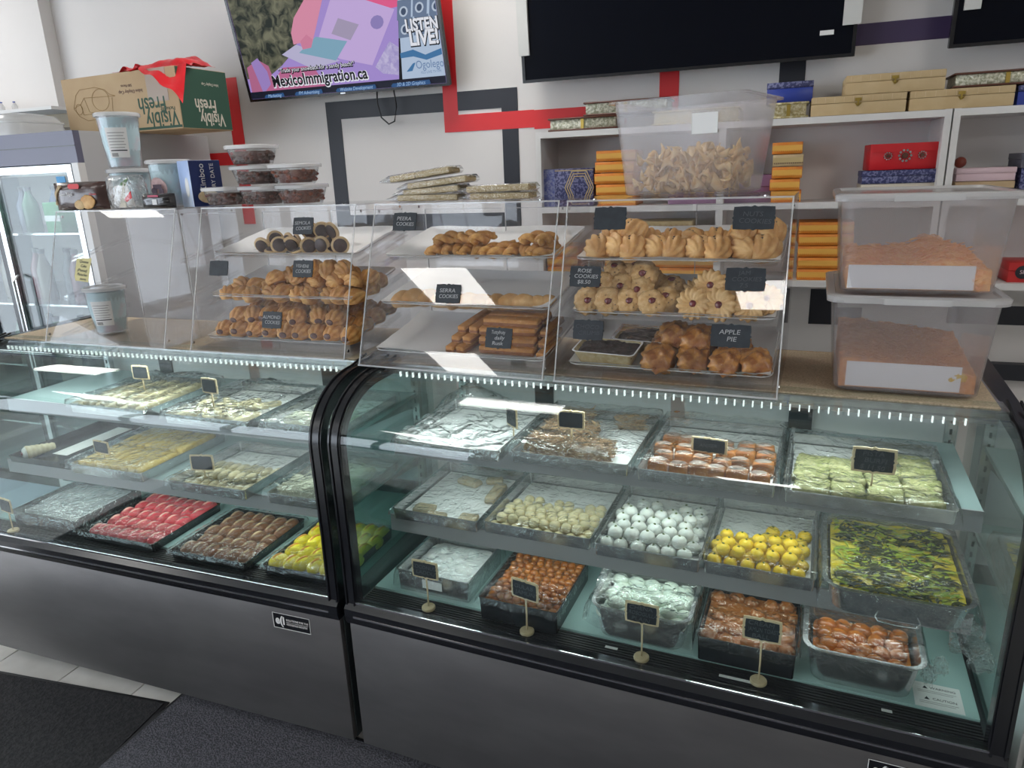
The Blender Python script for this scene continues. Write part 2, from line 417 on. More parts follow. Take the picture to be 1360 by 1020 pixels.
caseR = make_case(FR, LEN, 'right curved-glass refrigerated display case under the stacked plastic bins', 1.27)
for F, l in ((FL, 'beige woven mat on top of the left display case'), (FR, 'beige woven mat under the bins on the right display case')):
    o = link('counter_mat', MB().box(.04, LEN - .045, .268, .66, 0, .0035).mesh('counter_mat', M_MAT), None, F.P(0, 0, 1.1118), (0, 0, F.a))
    tag(o, l, 'mat')
# ------------------------------------------------------------------ cling film, trays, signs
def film(parent, w, d, z, amp=.004, peak=None, skirt=.03, over=.006, m=None, seed=0, n=26, name='cling_film'):
    """crumpled sheet over a tray whose base centre is the parent's origin"""
    mb = MB(); vs = []; fs = []
    for j in range(n + 1):
        for i in range(n + 1):
            s = -1.15 + 2.3 * i / n; t = -1.15 + 2.3 * j / n
            cs = max(-1, min(1, s)); ct = max(-1, min(1, t))
            x = cs * (w / 2 + over); y = ct * (d / 2 + over)
            ex = max(abs(s) - 1, abs(t) - 1, 0) / .15
            p = (x * 14 + seed * 3.1, y * 14 + seed * 1.7, seed)
            h = z + amp * (fbm(p) * 1.3 + abs(fbm((p[0] * 2.3, p[1] * 2.3, 4 + seed))) * .9)
            if peak:
                for (px, py, ph, pr) in peak:
                    q = math.hypot((x - px), (y - py)) / pr
                    h += ph * max(0, 1 - q) ** 1.4
            edge = max(abs(cs), abs(ct))
            h = h * (1 - .0) if edge < .98 else z + .002 + .003 * fbm(p)
            if ex > 0:
                h -= skirt * ex * (1 + .35 * fbm((p[0] * 1.5, p[1] * 1.5, 9)))
                g = .004 * ex * (1 + fbm((p[0] * 3, p[1] * 3, 2)))
                x += g * (1 if s > 0 else -1) * (abs(s) > 1); y += g * (1 if t > 0 else -1) * (abs(t) > 1)
            vs.append((x, y, max(h, .002)))
    for j in range(n):
        for i in range(n): fs.append((j * (n + 1) + i, j * (n + 1) + i + 1, (j + 1) * (n + 1) + i + 1, (j + 1) * (n + 1) + i))
    mb.add(vs, fs)
    return part(name, mb, m or M_FILM, parent, smooth='all')
def pan_mesh(w, d, h, r=.008, taper=.006, lip=.006, th=.0012):
    return MB().loft([rrect(w - 2 * taper, d - 2 * taper, r, 0), rrect(w, d, r, h - .001), rrect(w + 2 * lip, d + 2 * lip, r + lip, h - .001), rrect(w + 2 * lip, d + 2 * lip, r + lip, h),
                      rrect(w - 2 * th, d - 2 * th, r, h), rrect(w - 2 * th - 2 * taper, d - 2 * th - 2 * taper, r, th * 2)])
def tray(F, u0, u1, v0, v1, z, h, label, cat='tray', m=None, liner=None, r=.006, lip=.002, taper=.002, group=None, name='sweet_tray', tilt=0):
    w = u1 - u0; d = v1 - v0
    t = thing(name, label, cat, F.P((u0 + u1) / 2, (v0 + v1) / 2, z + .001), F.a, group)
    part('pan', pan_mesh(w, d, h, r, taper, lip), m or M_STEEL, t, smooth=35)
    if liner:
        mb = MB(); n = 10; vs = []; fs = []
        for j in range(n + 1):
            for i in range(n + 1):
                x = (i / n - .5) * (w - .018); y = (j / n - .5) * (d - .018)
                vs.append((x, y, .0045 + .0012 * fbm((x * 20 + u0 * 9, y * 20, 1))))
        for j in range(n):
            for i in range(n): fs.append((j * (n + 1) + i, j * (n + 1) + i + 1, (j + 1) * (n + 1) + i + 1, (j + 1) * (n + 1) + i))
        mb.add(vs, fs); part('paper_liner', mb, liner, t, smooth='all')
    t['w'] = w; t['d'] = d
    return t
def board_outline(w, h):
    """bracket-edged plaque outline"""
    pts = []
    def side(n, ax):
        return [(k / n) for k in range(n)]
    c = min(w, h) * .12
    prof_ = [(0, 0), (.04, .0), (.30, .35), (.42, .0), (.5, .9), (.58, 0), (.70, .35), (.96, 0)]
    for (t, b) in prof_: pts.append((-w / 2 + w * t, -h / 2 - c * b * .55))
    for (t, b) in prof_: pts.append((w / 2 + c * b * .55, -h / 2 + h * t))
    for (t, b) in prof_: pts.append((w / 2 - w * t, h / 2 + c * b * .55))
    for (t, b) in prof_: pts.append((-w / 2 - c * b * .55, h / 2 - h * t))
    return pts
def plaque(parent, w, h, lines, ink, z=0, framed=False, th=.003, y=0, size=None, shift=0):
    """a board standing in the local xz plane, facing -y"""
    if framed:
        part('board_frame', MB().prism([(x, q + z) for x, q in board_outline(w, h)], 'y', y, y + .004), M_WOOD, parent)
        b = part('board', MB().prism([(x, q + z) for x, q in board_outline(w * .87, h * .82)], 'y', y - .0015, y + .001), M_CHALK, parent)
        y -= .0015
    else:
        b = part('board', MB().prism([(x, q + z) for x, q in board_outline(w, h)], 'y', y, y + th), M_CHALK, parent)
    n = len(lines); sz = size or min(h * .30, h * .8 / max(n, 1))
    for i, l in enumerate(lines):
        zz = z + (n - 1) / 2 * sz * 1.05 - i * sz * 1.05
        est = max(len(l) * sz * .62, .001); sx = min(1.15, w * .82 / est)
        text(l, sz, ink, b, ((-1) ** i * -.06 * w * .5 + shift, y - .0003, zz), (PI / 2, R(rn(-3, 3)), 0), shear=.12, sx=sx)
    return b
def stake_sign(F, u, v, z, hgt, w, h, lines, label, ink=None, rz=0, base=True):
    t = thing('stake_sign', label, 'sign', F.P(u, v, z), F.a + R(rz), 'chalkboard signs on wooden stakes')
    if base:
        part('base', MB().loft([circ(.017, .0005), circ(.018, .002), circ(.018, .007), circ(.0165, .009)]), M_WOOD, t, smooth=40)
    part('stake', MB().tube([(0, 0, .001), (.0008, 0, hgt * .5), (0, 0, hgt + h * .2)], .0022, 6), M_WOOD, t, smooth='all')
    plaque(t, w, h, lines, ink or M_INKF, hgt + h / 2, framed=True, y=-.005)
    return t
# ------------------------------------------------------------------ bakery and sweet shapes
def revolve(fn, nu=28, nv=14):
    """closed blob from fn(theta 0..2pi, phi -pi/2..pi/2) -> point"""
    mb = MB(); loops = []
    for j in range(1, nv):
        ph = -PI / 2 + PI * j / nv
        loops.append([fn(2 * PI * i / nu, ph) for i in range(nu)])
    bot = fn(0, -PI / 2); top = fn(0, PI / 2)
    vs = [p for l in loops for p in l] + [bot, top]; fs = []
    for i in range(len(loops) - 1):
        for j in range(nu): fs.append((i * nu + j, i * nu + (j + 1) % nu, (i + 1) * nu + (j + 1) % nu, (i + 1) * nu + j))
    b = len(vs) - 2
    for j in range(nu):
        fs.append((b, (j + 1) % nu, j)); fs.append((b + 1, (len(loops) - 1) * nu + j, (len(loops) - 1) * nu + (j + 1) % nu))
    return mb.add(vs, fs)
def ellip(a, b, c, amp=.0, k=6., seed=0, flat=None, nu=24, nv=12):
    def fn(t, p):
        d = Vector((math.cos(t) * math.cos(p), math.sin(t) * math.cos(p), math.sin(p)))
        r = 1 + amp * fbm((d.x * k / 3 + seed, d.y * k / 3, d.z * k / 3))
        z = d.z * c * r
        if flat is not None: z = max(z, -c * flat)
        return (d.x * a * r, d.y * b * r, z)
    return revolve(fn, nu, nv)
def shell(a, b, c, ribs=9, twist=1.6, amp=.26, nu=72, nv=20):
    """ribbed swirl biscuit lying along x"""
    def fn(t, p):
        d = Vector((math.sin(p), math.cos(p) * math.cos(t), math.cos(p) * math.sin(t)))
        rr = 1 + amp * (abs(math.sin(ribs * .5 * t + twist * p * 2)) - .5) * math.cos(p) ** .5 if abs(p) < PI / 2 - 1e-3 else 1
        e = 1 - .25 * max(0, math.sin(p))
        return (d.x * a, d.y * b * rr * e, max(d.z * c * rr * e, -c * .55))
    return revolve(fn, nu, nv)
def flower(r, h, petals=14, amp=.2, nu=70, nv=10, dish=.25):
    def fn(t, p):
        q = math.cos(p); rr = r * q ** .7 * (1 + amp * (abs(math.sin(petals / 2 * (t + .5 * q))) - .5) * min(1, q * 1.4)) if q > 1e-6 else 0
        z = h * math.sin(p) * .5
        if p > 0: z -= h * dish * max(0, 1 - (q / .5)) ** .8 - h * .35 * (abs(math.sin(petals / 2 * (t + .5 * q))) - .5) * q
        return (rr * math.cos(t), rr * math.sin(t), z)
    return revolve(fn, nu, nv)
def twist_mesh(L, r, turns=1.6, strands=2):
    mb = MB()
    for s in range(strands):
        pts = []; rad = []
        for k in range(15):
            t = k / 14; a = 2 * PI * (turns * t + s / strands)
            e = math.sin(PI * min(max(t, .04), .96)) ** .35
            pts.append((L * (t - .5), r * .55 * e * math.cos(a), r * .75 + r * .5 * e * math.sin(a))); rad.append(r * .62 * e)
        mb.tube(pts, rad, 10)
    return mb
def proto(name, cat, parts):
    """parts: [(part name, mesh, loc, rot)]; a single part makes a one-mesh thing"""
    if len(parts) == 1:
        o = link(name, parts[0][1])
    else:
        o = bpy.data.objects.new(name, None); COL.objects.link(o); o.empty_display_size = .01
        for n, me, l, r in parts: link(n, me, o, l, r)
    o['category'] = cat
    return Proto(o)
M_SHELLC = mat('shell_biscuit', (.58, .29, .085), .55, c2=(.78, .49, .20), scale=30, rnd=.16, bump=.15)
M_SHELLD = mat('golden_biscuit', (.52, .23, .05), .5, c2=(.76, .44, .14), scale=34, rnd=.16, bump=.2)
M_JAMC = mat('jam_biscuit', (.56, .33, .12), .65, c2=(.70, .47, .22), scale=60, rnd=.12, bump=.2)
M_JAM = mat('jam', (.13, .008, .012), .2, coat=.5)
M_CHOC = mat('chocolate', (.045, .022, .018), .5, c2=(.075, .035, .028), scale=80, bump=.3)
M_PALEB = mat('pale_biscuit', (.62, .42, .20), .65, c2=(.70, .50, .27), scale=40, rnd=.1)
M_SERRA = mat('serra_biscuit', (.50, .26, .085), .65, c2=(.66, .42, .18), scale=24, rnd=.12, bump=.25)
M_RUSK = mat('rusk_cut', (.46, .20, .05), .75, c2=(.58, .29, .085), scale=70, bump=.4, rnd=.12)
M_CRUST = mat('rusk_crust', (.24, .085, .03), .7, c2=(.30, .12, .045), scale=60, bump=.3)
M_PIE = mat('puff_pastry', (.26, .085, .015), .35, c2=(.60, .29, .07), scale=38, bump=.6, rnd=.15, coat=.3)
M_NUT = mat('almond', (.10, .03, .018), .5)
M_SEED = mat('seed', (.02, .012, .012), .6)
M_TWIST = mat('twist_biscuit', (.44, .19, .04), .6, c2=(.68, .38, .11), scale=50, rnd=.16, bump=.4)
M_BROWNS = mat('brown_sweet', (.20, .085, .03), .35, c2=(.33, .16, .06), scale=30, rnd=.15)
def seedy(me_parts, a, b, c, n, col=M_SEED, seed=1):
    rs = random.Random(seed); mb = MB()
    for _ in range(n):
        t = rs.uniform(0, 2 * PI); q = rs.uniform(.0, .75)
        x = a * q * math.cos(t); y = b * q * math.sin(t); z = c * math.sqrt(max(0, 1 - q * q)) * 1.02
        mb.box(x - .0014, x + .0014, y - .0009, y + .0009, z - .0008, z + .0012)
    return mb.mesh('seeds', col)
shell_me = shell(.040, .031, .030).mesh('swirl', M_SHELLC, 'all')
shell_seed = proto('shell_biscuit', 'biscuit', [('swirl', shell_me, (0, 0, .0165), (0, 0, 0)), ('seeds', seedy(0, .03, .022, .029, 16), (0, 0, .0165), (0, 0, 0))])
gold = proto('swirl_biscuit', 'biscuit', [('swirl', shell(.036, .027, .026, 8, 1.3, .28).mesh('swirl', M_SHELLD, 'all'), (0, 0, .0143), (0, 0, 0))])
nutc = proto('almond_biscuit', 'biscuit', [('swirl', shell(.040, .028, .027, 9, .5, .22).mesh('swirl', M_SHELLD, 'all'), (0, 0, .015), (0, 0, 0)),
                                            ('almond', ellip(.005, .011, .009).mesh('almond', M_NUT, 'all'), (-.0375, 0, .019), (0, 0, 0))])
jam = proto('jam_biscuit', 'biscuit', [('flower', flower(.036, .022).mesh('flower', M_JAMC, 'all'), (0, 0, .011), (0, 0, 0)),
                                        ('jam_centre', ellip(.0085, .0085, .004, .1).mesh('jam', M_JAM, 'all'), (0, 0, .0165), (0, 0, 0))])
chip = proto('rose_biscuit', 'biscuit', [('flower', ellip(.034, .034, .020, .22, 11, 3, .6, 36, 18).mesh('flower', M_JAMC, 'all'), (0, 0, .012), (0, 0, 0)),
                                         ('jam_centre', ellip(.0085, .0075, .004, .2, 7).mesh('jam', M_JAM, 'all'), (0, 0, .0315), (0, 0, 0)),
                                         ('seeds', seedy(0, .033, .033, .019, 12, seed=4), (0, 0, .012), (0, 0, 0))])
choco = proto('chocolate_sandwich_biscuit', 'biscuit', [('biscuit', MB().loft([circ(.020, 0), circ(.0245, .002), circ(.0245, .006), circ(.021, .008)]).mesh('biscuit', M_PALEB, 40), (0, 0, 0), (0, 0, 0)),
                                               ('filling', MB().loft([circ(.016, .0078), circ(.0185, .009), circ(.0182, .0115), circ(.014, .0135)]).mesh('filling', M_CHOC, 40), (0, 0, 0), (0, 0, 0))])
twc = proto('twist_biscuit', 'biscuit', [('twist', twist_mesh(.085, .017, 1.2).mesh('twist', M_TWIST, 'all'), (0, 0, 0), (0, 0, 0))])
serra = proto('serra_biscuit', 'biscuit', [('loaf', ellip(.036, .024, .024, .06, 8, 2, .55).mesh('loaf', M_SERRA, 'all'), (0, 0, .0132), (0, 0, 0))])
rusk_bm = bbox(.135, .026, .020, .005, 3)
rusk_me = bpy.data.meshes.new('crumb'); rusk_bm.to_mesh(rusk_me); rusk_bm.free(); rusk_me.materials.append(M_RUSK)
rusk_me.polygons.foreach_set('use_smooth', [True] * len(rusk_me.polygons))
rusk = proto('rusk_bar', 'rusk', [('crumb', rusk_me, (0, 0, 0), (0, 0, 0)), ('crust', MB().loft([rrect(.128, .0268, .002, .003), rrect(.136, .0275, .004, .004), rrect(.136, .0275, .004, .010), rrect(.128, .0268, .002, .011)]).mesh('crust', M_CRUST), (0, 0, 0), (0, 0, 0))])
def pie_mesh():
    def fn(t, p):
        d = Vector((math.cos(t) * math.cos(p), math.sin(t) * math.cos(p), math.sin(p)))
        m = max(abs(d.x), abs(d.y), 1e-4); k = (math.hypot(d.x, d.y) / m) ** .8 if m > 1e-3 else 1
        r = 1 + .26 * fbm((d.x * 3, d.y * 3, d.z * 3 + 5), 4)
        lay = 1 + .04 * math.sin(d.z * 16)
        return (d.x * .042 * k * r * lay, d.y * .036 * k * r * lay, max(d.z * .030 * r, -.018))
    return revolve(fn, 36, 18)
pie = proto('apple_pie', 'pastry', [('pastry', pie_mesh().mesh('pastry', M_PIE, 'all'), (0, 0, .0185), (0, 0, 0)), ('filling', ellip(.010, .008, .005, .3, 9).mesh('filling', M_CRUST, 'all'), (-.036, 0, .018), (0, 0, 0))])
# ------------------------------------------------------------------ acrylic countertop cases
class TrayPlane:
    """sloping tray in an acrylic case: s across, t back along the slope"""
    def __init__(s, F, u0, v0, z, tilt): s.F = F; s.u0 = u0; s.v0 = v0; s.z = z; s.k = R(tilt)
    def P(s, a, b, h=0): return s.F.P(s.u0 + a, s.v0 + b * math.cos(s.k) - h * math.sin(s.k), s.z + b * math.sin(s.k) + h * math.cos(s.k))
    def E(s, rx=0, ry=0, rz=0):
        M = Matrix.Rotation(s.F.a, 3, 'Z') @ Matrix.Rotation(s.k, 3, 'X') @ Euler((rx, ry, rz)).to_matrix()
        return M.to_euler()
ACH = .415
TILT = 11.
def acrylic_case(F, u0, v0, w, slant, label, trays, zb=ZT + .0035):
    t = thing('acrylic_case', label, 'display case', F.P(u0, v0, zb), F.a)
    dt = .40; th = .004
    pr_ = [(0, .004), (slant, ACH - .004), (dt, ACH - .004), (dt, .004)]
    for x in (0, w - th):
        sp = part('side_panel', MB().prism(pr_, 'x', x, x + th), M_ACR, t)
        e = MB()
        a, b = Vector((0, .002)), Vector((slant, ACH - .002)); n = Vector((b.y - a.y, -(b.x - a.x))).normalized() * .0014
        e.prism([tuple(a - n), tuple(a + n), tuple(b + n), tuple(b - n)], 'x', x + .0005, x + th - .0005)
        part('polished_edge', e, M_ACRE, sp)
        rl = MB()
        for z, vv in trays:
            for dz in (-.007, .003):
                k = R(TILT); y0 = vv - .005; L = .30
                rl.prism([(y0, z + dz - .010), (y0 + L * math.cos(k), z + dz - .010 + L * math.sin(k)), (y0 + L * math.cos(k), z + dz - .0065 + L * math.sin(k)), (y0, z + dz - .0065)], 'x', x + (th if x == 0 else -.012), x + (th + .012 if x == 0 else 0))
        part('tray_rail', rl, M_ACR, sp)
        for (yy, zz) in ((slant + .02, ACH - .02), (.02, .022), (dt - .02, ACH - .02)):
            part('screw', MB().loft([[(x + (-.0015 if x == 0 else th), yy + .0045 * math.cos(q * PI / 4), zz + .0045 * math.sin(q * PI / 4)) for q in range(8)], [(x + (.0 if x == 0 else th + .0015), yy + .0045 * math.cos(q * PI / 4), zz + .0045 * math.sin(q * PI / 4)) for q in range(8)]]), M_CHROME, sp)
    k = Vector((slant, ACH)); n = Vector((ACH, -slant)).normalized() * th
    part('front_panel', MB().prism([(n.x * -1 + 0, .002 - n.y * 0), (0, .002), (slant, ACH - .002), (slant - n.x, ACH - .002)][::-1], 'x', th, w - th), M_ACR, t)
    part('top_panel', MB().box(0, w, slant, dt, ACH - .004, ACH), M_ACR, t)
    part('top_edge', MB().box(0, w, slant - .002, slant - .0002, ACH - .004, ACH), M_ACRE, t)
    part('bottom_panel', MB().box(0, w, -.002, dt, 0, .004), M_ACR, t)
    part('bottom_edge', MB().box(0, w, -.0036, -.002, 0, .004), M_ACRE, t)
    for q in range(2):
        d = part('rear_door', MB().box(.006 + q * w / 2, w / 2 - .004 + q * w / 2, dt + .001, dt + .004, .008, ACH - .008), M_ACR, t)
        part('door_edge', MB().box(.006 + q * w / 2, w / 2 - .004 + q * w / 2, dt + .0005, dt + .0045, ACH - .03, ACH - .028).box(.006 + q * w / 2, .008 + q * w / 2, dt + .0005, dt + .0045, .008, ACH - .03), M_ACRE, d)
    for q in (.06, w - .06):
        part('screw', MB().loft([circ(.0045, ACH, 8, q, slant + .03), circ(.0045, ACH + .0015, 8, q, slant + .03)]), M_CHROME, t)
    return t
def acr_tray(F, u0, v0, z, w, d, label, liner=True, name='acrylic_tray', lift=True):
    T = TrayPlane(F, u0, v0, z, TILT)
    t = thing(name, label, 'tray', T.P(w / 2, d / 2), rot=T.E())
    part('pan', pan_mesh(w, d, .014, .018, .004, .006), M_ACR, t, smooth=35)
    part('rim', MB().loft([rrect(w + .012, d + .012, .024, .0142), rrect(w + .013, d + .013, .025, .0155), rrect(w + .008, d + .008, .022, .0165), rrect(w + .007, d + .007, .021, .0145)], False, False), M_ACRE, t, smooth='all')
    if liner:
        mb = MB(); n = 16; vs = []; fs = []
        for j in range(n + 1):
            for i in range(n + 1):
                x = (i / n - .5) * (w + .004); y = (j / n - .5) * (d + .004)
                e = max(abs(i / n - .5), abs(j / n - .5)) * 2
                vs.append((x * (.985 if e < .9 else 1), y * (.985 if e < .9 else 1), .0042 + (.016 * max(0, (e - .86) / .14)) + .003 * fbm((x * 12 + u0 * 7, y * 12, z * 9))))
        for j in range(n):
            for i in range(n): fs.append((j * (n + 1) + i, j * (n + 1) + i + 1, (j + 1) * (n + 1) + i + 1, (j + 1) * (n + 1) + i))
        part('paper_liner', mb.add(vs, fs), M_PAPER, t, smooth='all')
    return T
TZ = (.262, .140, .018)
def tv(slant, z): return slant * z / ACH + .055
def unit(F, u0, v0, w, slant, label):
    acrylic_case(F, u0, v0, w, slant, label, [(z, tv(slant, z)) for z in TZ])
    zb = ZT + .0035
    return [(u0 + .022, v0 + tv(slant, z) + .002, zb + z) for z in TZ]
UA = unit(FL, .285, .235, .51, .135, 'leftmost acrylic countertop case, empty but for a plastic tub')
UB = unit(FL, .895, .235, .545, .135, 'acrylic countertop case with swirl and almond biscuits, second from left')
UC = unit(FR, -.022, .195, .53, .145, 'acrylic countertop case with twist biscuits and rusks, third from left')
UD = unit(FR, .535, .195, .505, .12, 'rightmost acrylic countertop case, with jam biscuits and apple pies, under the snack bin')
HT = .0075
# case B
wB = .50
b1 = acr_tray(FL, *UB[0], wB, .27, 'clear tray of chocolate sandwich biscuits, top level of the second acrylic case')
b2 = acr_tray(FL, *UB[1], wB, .27, 'clear tray of golden swirl biscuits, middle level of the second acrylic case')
b3 = acr_tray(FL, *UB[2], wB, .27, 'clear tray of almond biscuits, bottom level of the second acrylic case')
L_ = 'chocolate sandwich biscuit, %s, %s, top tray of second acrylic case'
for i in range(16):
    a = .16 + .035 * (i % 9) + rn(-.008, .008); b = .035 + .055 * (i // 9) + rn(-.01, .012)
    fl_ = (i % 3 != 1)
    choco.put(b1.P(a, b, HT + (.0235 if fl_ else .004)), b1.E(R(90 + rn(-25, 12)) if fl_ else R(rn(-18, 25)), rn(-.3, .3), R(rn(-50, 60))), 1.08, L_ % (ordl(i % 9), ROW[i // 9]), 'chocolate sandwich biscuits')
for i, (a, b) in enumerate(((.33, .05), (.37, .055), (.41, .05))): choco.put(b1.P(a, b, HT + .064), b1.E(R(100), 0, R(rn(-40, 40))), 1.08, L_ % (ordl(i), 'balanced on the others'))
L_ = 'golden ribbed swirl biscuit'
for i in range(30):
    a = .03 + .052 * (i % 10) + rn(-.008, .008); b = .04 + .065 * (i // 10) + rn(-.01, .01)
    if a < .17 and b > .12: continue
    gold.put(b2.P(a, b, HT), b2.E(R(rn(-12, 12)), R(rn(-15, 15)), R(90 + rn(-55, 55))), rn(.95, 1.1), '%s, %s, %s, middle tray of second acrylic case' % (L_, ordl(i % 10), ROW[i // 10]), 'golden swirl biscuits')
for i in range(10): gold.put(b2.P(.20 + .034 * i + rn(-.006, .006), .055 + rn(0, .05) + .03 * (i % 2), HT + .036), b2.E(R(rn(-30, 30)), R(rn(-25, 10)), R(90 + rn(-60, 60))), rn(.95, 1.1), '%s, %s, heaped second layer, middle tray, second acrylic case' % (L_, ordl(i)))
for i in range(3): gold.put(b2.P(.34 + .05 * i, .08, HT + .068), b2.E(R(rn(-30, 30)), R(-20), R(90 + rn(-60, 60))), 1, '%s, %s, very top of the heap, second acrylic case' % (L_, ordl(i)))
L_ = 'almond-ended ribbed biscuit'
for i in range(36):
    a = .035 + .0565 * (i % 9) + rn(-.004, .004); b = .045 + .068 * (i // 9) + rn(-.006, .006)
    nutc.put(b3.P(a, b, HT), b3.E(R(rn(-8, 8)), R(rn(-4, 8)), R(90 + rn(-16, 16))), rn(.95, 1.05), '%s, %s, %s, bottom tray of second acrylic case' % (L_, ordl(i % 9), ROW[i // 9]), 'almond biscuits')
for i in range(13): nutc.put(b3.P(.07 + .057 * (i % 7) + .02 * (i // 7) + rn(-.01, .01), .085 + .06 * (i // 7) + rn(-.01, .01), HT + .036), b3.E(R(rn(-15, 15)), R(rn(-12, 12)), R(90 + rn(-25, 25))), 1, '%s, %s, upper %s, bottom tray of second acrylic case' % (L_, ordl(i % 7), ROW[i // 7]))
# case C
wC = .486
wD = .461
c1 = acr_tray(FR, *UC[0], wC, .27, 'clear tray of twisted biscuits, top level of the third acrylic case')
c2 = acr_tray(FR, *UC[1], wC, .27, 'clear tray of smooth oval biscuits, middle level of the third acrylic case')
c3 = acr_tray(FR, *UC[2], wC, .27, 'clear tray of stacked rusks, bottom level of the third acrylic case')
L_ = 'twisted golden biscuit, %s, %s, top tray of third acrylic case'
for i in range(14):
    a = .14 + .033 * (i % 11) + rn(-.006, .006); b = .05 + .06 * (i // 11)
    twc.put(c1.P(a * .97, b, HT), c1.E(R(rn(-10, 10)), R(rn(-10, 6)), R(90 + rn(-45, 25))), rn(.85, 1.08), L_ % (ordl(i % 11), ROW[i // 11]), 'twisted biscuits')
for i, (a, b, q) in enumerate(((.17, .06, 30), (.225, .07, 5), (.27, .06, 60), (.42, .06, 40), (.455, .05, 75))): twc.put(c1.P(a, b, HT + .027), c1.E(0, R(rn(-12, 12)), R(q)), 1, L_ % (ordl(i), 'lying on the others'))
L_ = 'smooth oval tan biscuit, %s, middle tray of the third acrylic case'
for i, (a, b, q, s) in enumerate(((.045, .04, 70, 1.1), (.075, .05, 60, 1.2), (.115, .06, 80, 1.05), (.165, .04, 10, .95), (.205, .04, 85, .9), (.245, .045, 5, 1.05), (.285, .045, 20, .95), (.325, .045, 80, 1), (.362, .05, 40, 1), (.40, .05, 10, 1), (.435, .06, 15, .75), (.46, .07, 30, .7))):
    serra.put(c2.P(a, b, HT), c2.E(0, R(rn(-8, 8)), R(q)), s, L_ % ordl(i), 'smooth oval biscuits')
L_ = 'brown rusk bar, %s, %s layer of the %s rusk pile, third acrylic case'
for z_ in range(4):
    for k in range(4):
        if z_ == 3 and k > 2: continue
        rusk.put(c3.P(.375 + rn(-.006, .006), .045 + .034 * k + .012 * z_ + rn(-.003, .003), HT + .021 * z_), c3.E(0, 0, R(rn(-4, 4))), (1.15, 1.15, 1.05), L_ % (('nearest', 'second', 'third', 'fourth')[k], ('bottom', 'second', 'third', 'top')[z_], 'crosswise'), 'rusk bars')
for z_ in range(3):
    for k in range(2): rusk.put(c3.P(.225 + .034 * k + .012 * z_, .085 + .02 * z_, HT + .021 * z_), c3.E(0, 0, R(78 + rn(-4, 4))), 1, L_ % (('left', 'right')[k], ('bottom', 'middle', 'top')[z_], 'left lengthwise'))
for z_ in range(3): rusk.put(c3.P(.475, .075 + .02 * z_, HT + .021 * z_), c3.E(0, 0, R(84)), .8, L_ % ('single', ('bottom', 'middle', 'top')[z_], 'right end'))
# case D
d1 = acr_tray(FR, *UD[0], wD, .27, 'clear tray of seeded shell biscuits, top level of the rightmost acrylic case')
d2 = acr_tray(FR, *UD[1], wD, .27, 'clear tray of jam-centred biscuits, middle level of the rightmost acrylic case')
d3 = acr_tray(FR, *UD[2], wD, .27, 'clear tray of apple pies, bottom level of the rightmost acrylic case')
L_ = 'seeded shell biscuit, %s, %s, top tray of rightmost acrylic case'
for i in range(9): shell_seed.put(d1.P(.033 + .0495 * i + rn(-.005, .005), .05 + rn(-.005, .008), HT), d1.E(R(rn(-10, 10)), R(rn(-14, 0)), R(90 + rn(-25, 25) + 180 * (i % 2))), rn(1., 1.15), L_ % (ordl(i), 'front row'), 'seeded shell biscuits')
for i in range(8): shell_seed.put(d1.P(.05 + .0515 * i, .12 + rn(-.01, .01), HT), d1.E(R(rn(-10, 10)), 0, R(90 + rn(-40, 40))), rn(.95, 1.1), L_ % (ordl(i), 'back row'))
for i, a in enumerate((.12, .38, .43)): shell_seed.put(d1.P(a, .085, HT + .035), d1.E(R(rn(-20, 20)), R(-10), R(90 + rn(-60, 60))), 1, L_ % (ordl(i), 'perched on the others'))
L_ = 'speckled jam-centred biscuit, %s, %s of the left heap'
for i, (a, b, h, tl) in enumerate(((.03, .03, .025, 62), (.085, .03, .028, 66), (.135, .035, .025, 60), (.195, .03, .025, 52), (.225, .06, .02, 40), (.06, .07, .055, 60), (.115, .07, .056, 62), (.165, .06, .052, 64), (.165, .09, .085, 58), (.05, .13, .03, 30), (.11, .13, .04, 25), (.17, .13, .045, 20), (.225, .12, .03, 15), (.09, .11, .085, 35), (.135, .115, .088, 30))):
    chip.put(d2.P(a * .95, b, HT + h * .8), d2.E(R(tl), 0, R(rn(-20, 20))), rn(.92, 1.05), L_ % ((ordl(i), 'front row') if i < 5 else (ordl(i - 5), 'second tier') if i < 9 else (ordl(i - 9), 'back row')), 'speckled jam biscuits')
L_ = 'fluted jam flower biscuit, %s, %s of the right heap'
for i, (a, b, h, tl) in enumerate(((.30, .03, .03, 66), (.365, .03, .03, 68), (.43, .03, .03, 66), (.335, .065, .07, 62), (.395, .07, .066, 58), (.30, .10, .03, 30), (.36, .11, .03, 25), (.43, .10, .03, 28), (.465, .06, .03, 45))):
    jam.put(d2.P(a * .94, b, HT + h * .8), d2.E(R(tl), 0, R(rn(-12, 12))), rn(.96, 1.04), L_ % ((ordl(i), 'front row') if i < 3 else (ordl(i - 3), 'upper tier') if i < 5 else (ordl(i - 5), 'back row')), 'fluted jam biscuits')
PL = ['leftmost in the front row', 'second from left in the front row', 'third from left in the front row', 'rightmost in the front row', 'leftmost in the back row', 'middle of the back row', 'right end of the back row', 'on top of the others at the middle', 'on top of the others at the left']
for k, (a, b, h, q) in enumerate(((.225, .035, 0, 85), (.31, .045, 0, 92), (.39, .04, 0, 80), (.46, .05, 0, 100), (.235, .12, 0, 90), (.32, .13, 0, 75), (.40, .12, 0, 95), (.315, .085, .035, 88), (.255, .10, .036, 100))):
    pie.put(d3.P(a * .93, b, HT + h), d3.E(R(rn(-8, 8)), R(-6), R(q)), rn(.92, 1.1), 'glazed apple pie, ' + PL[k], 'apple pies')
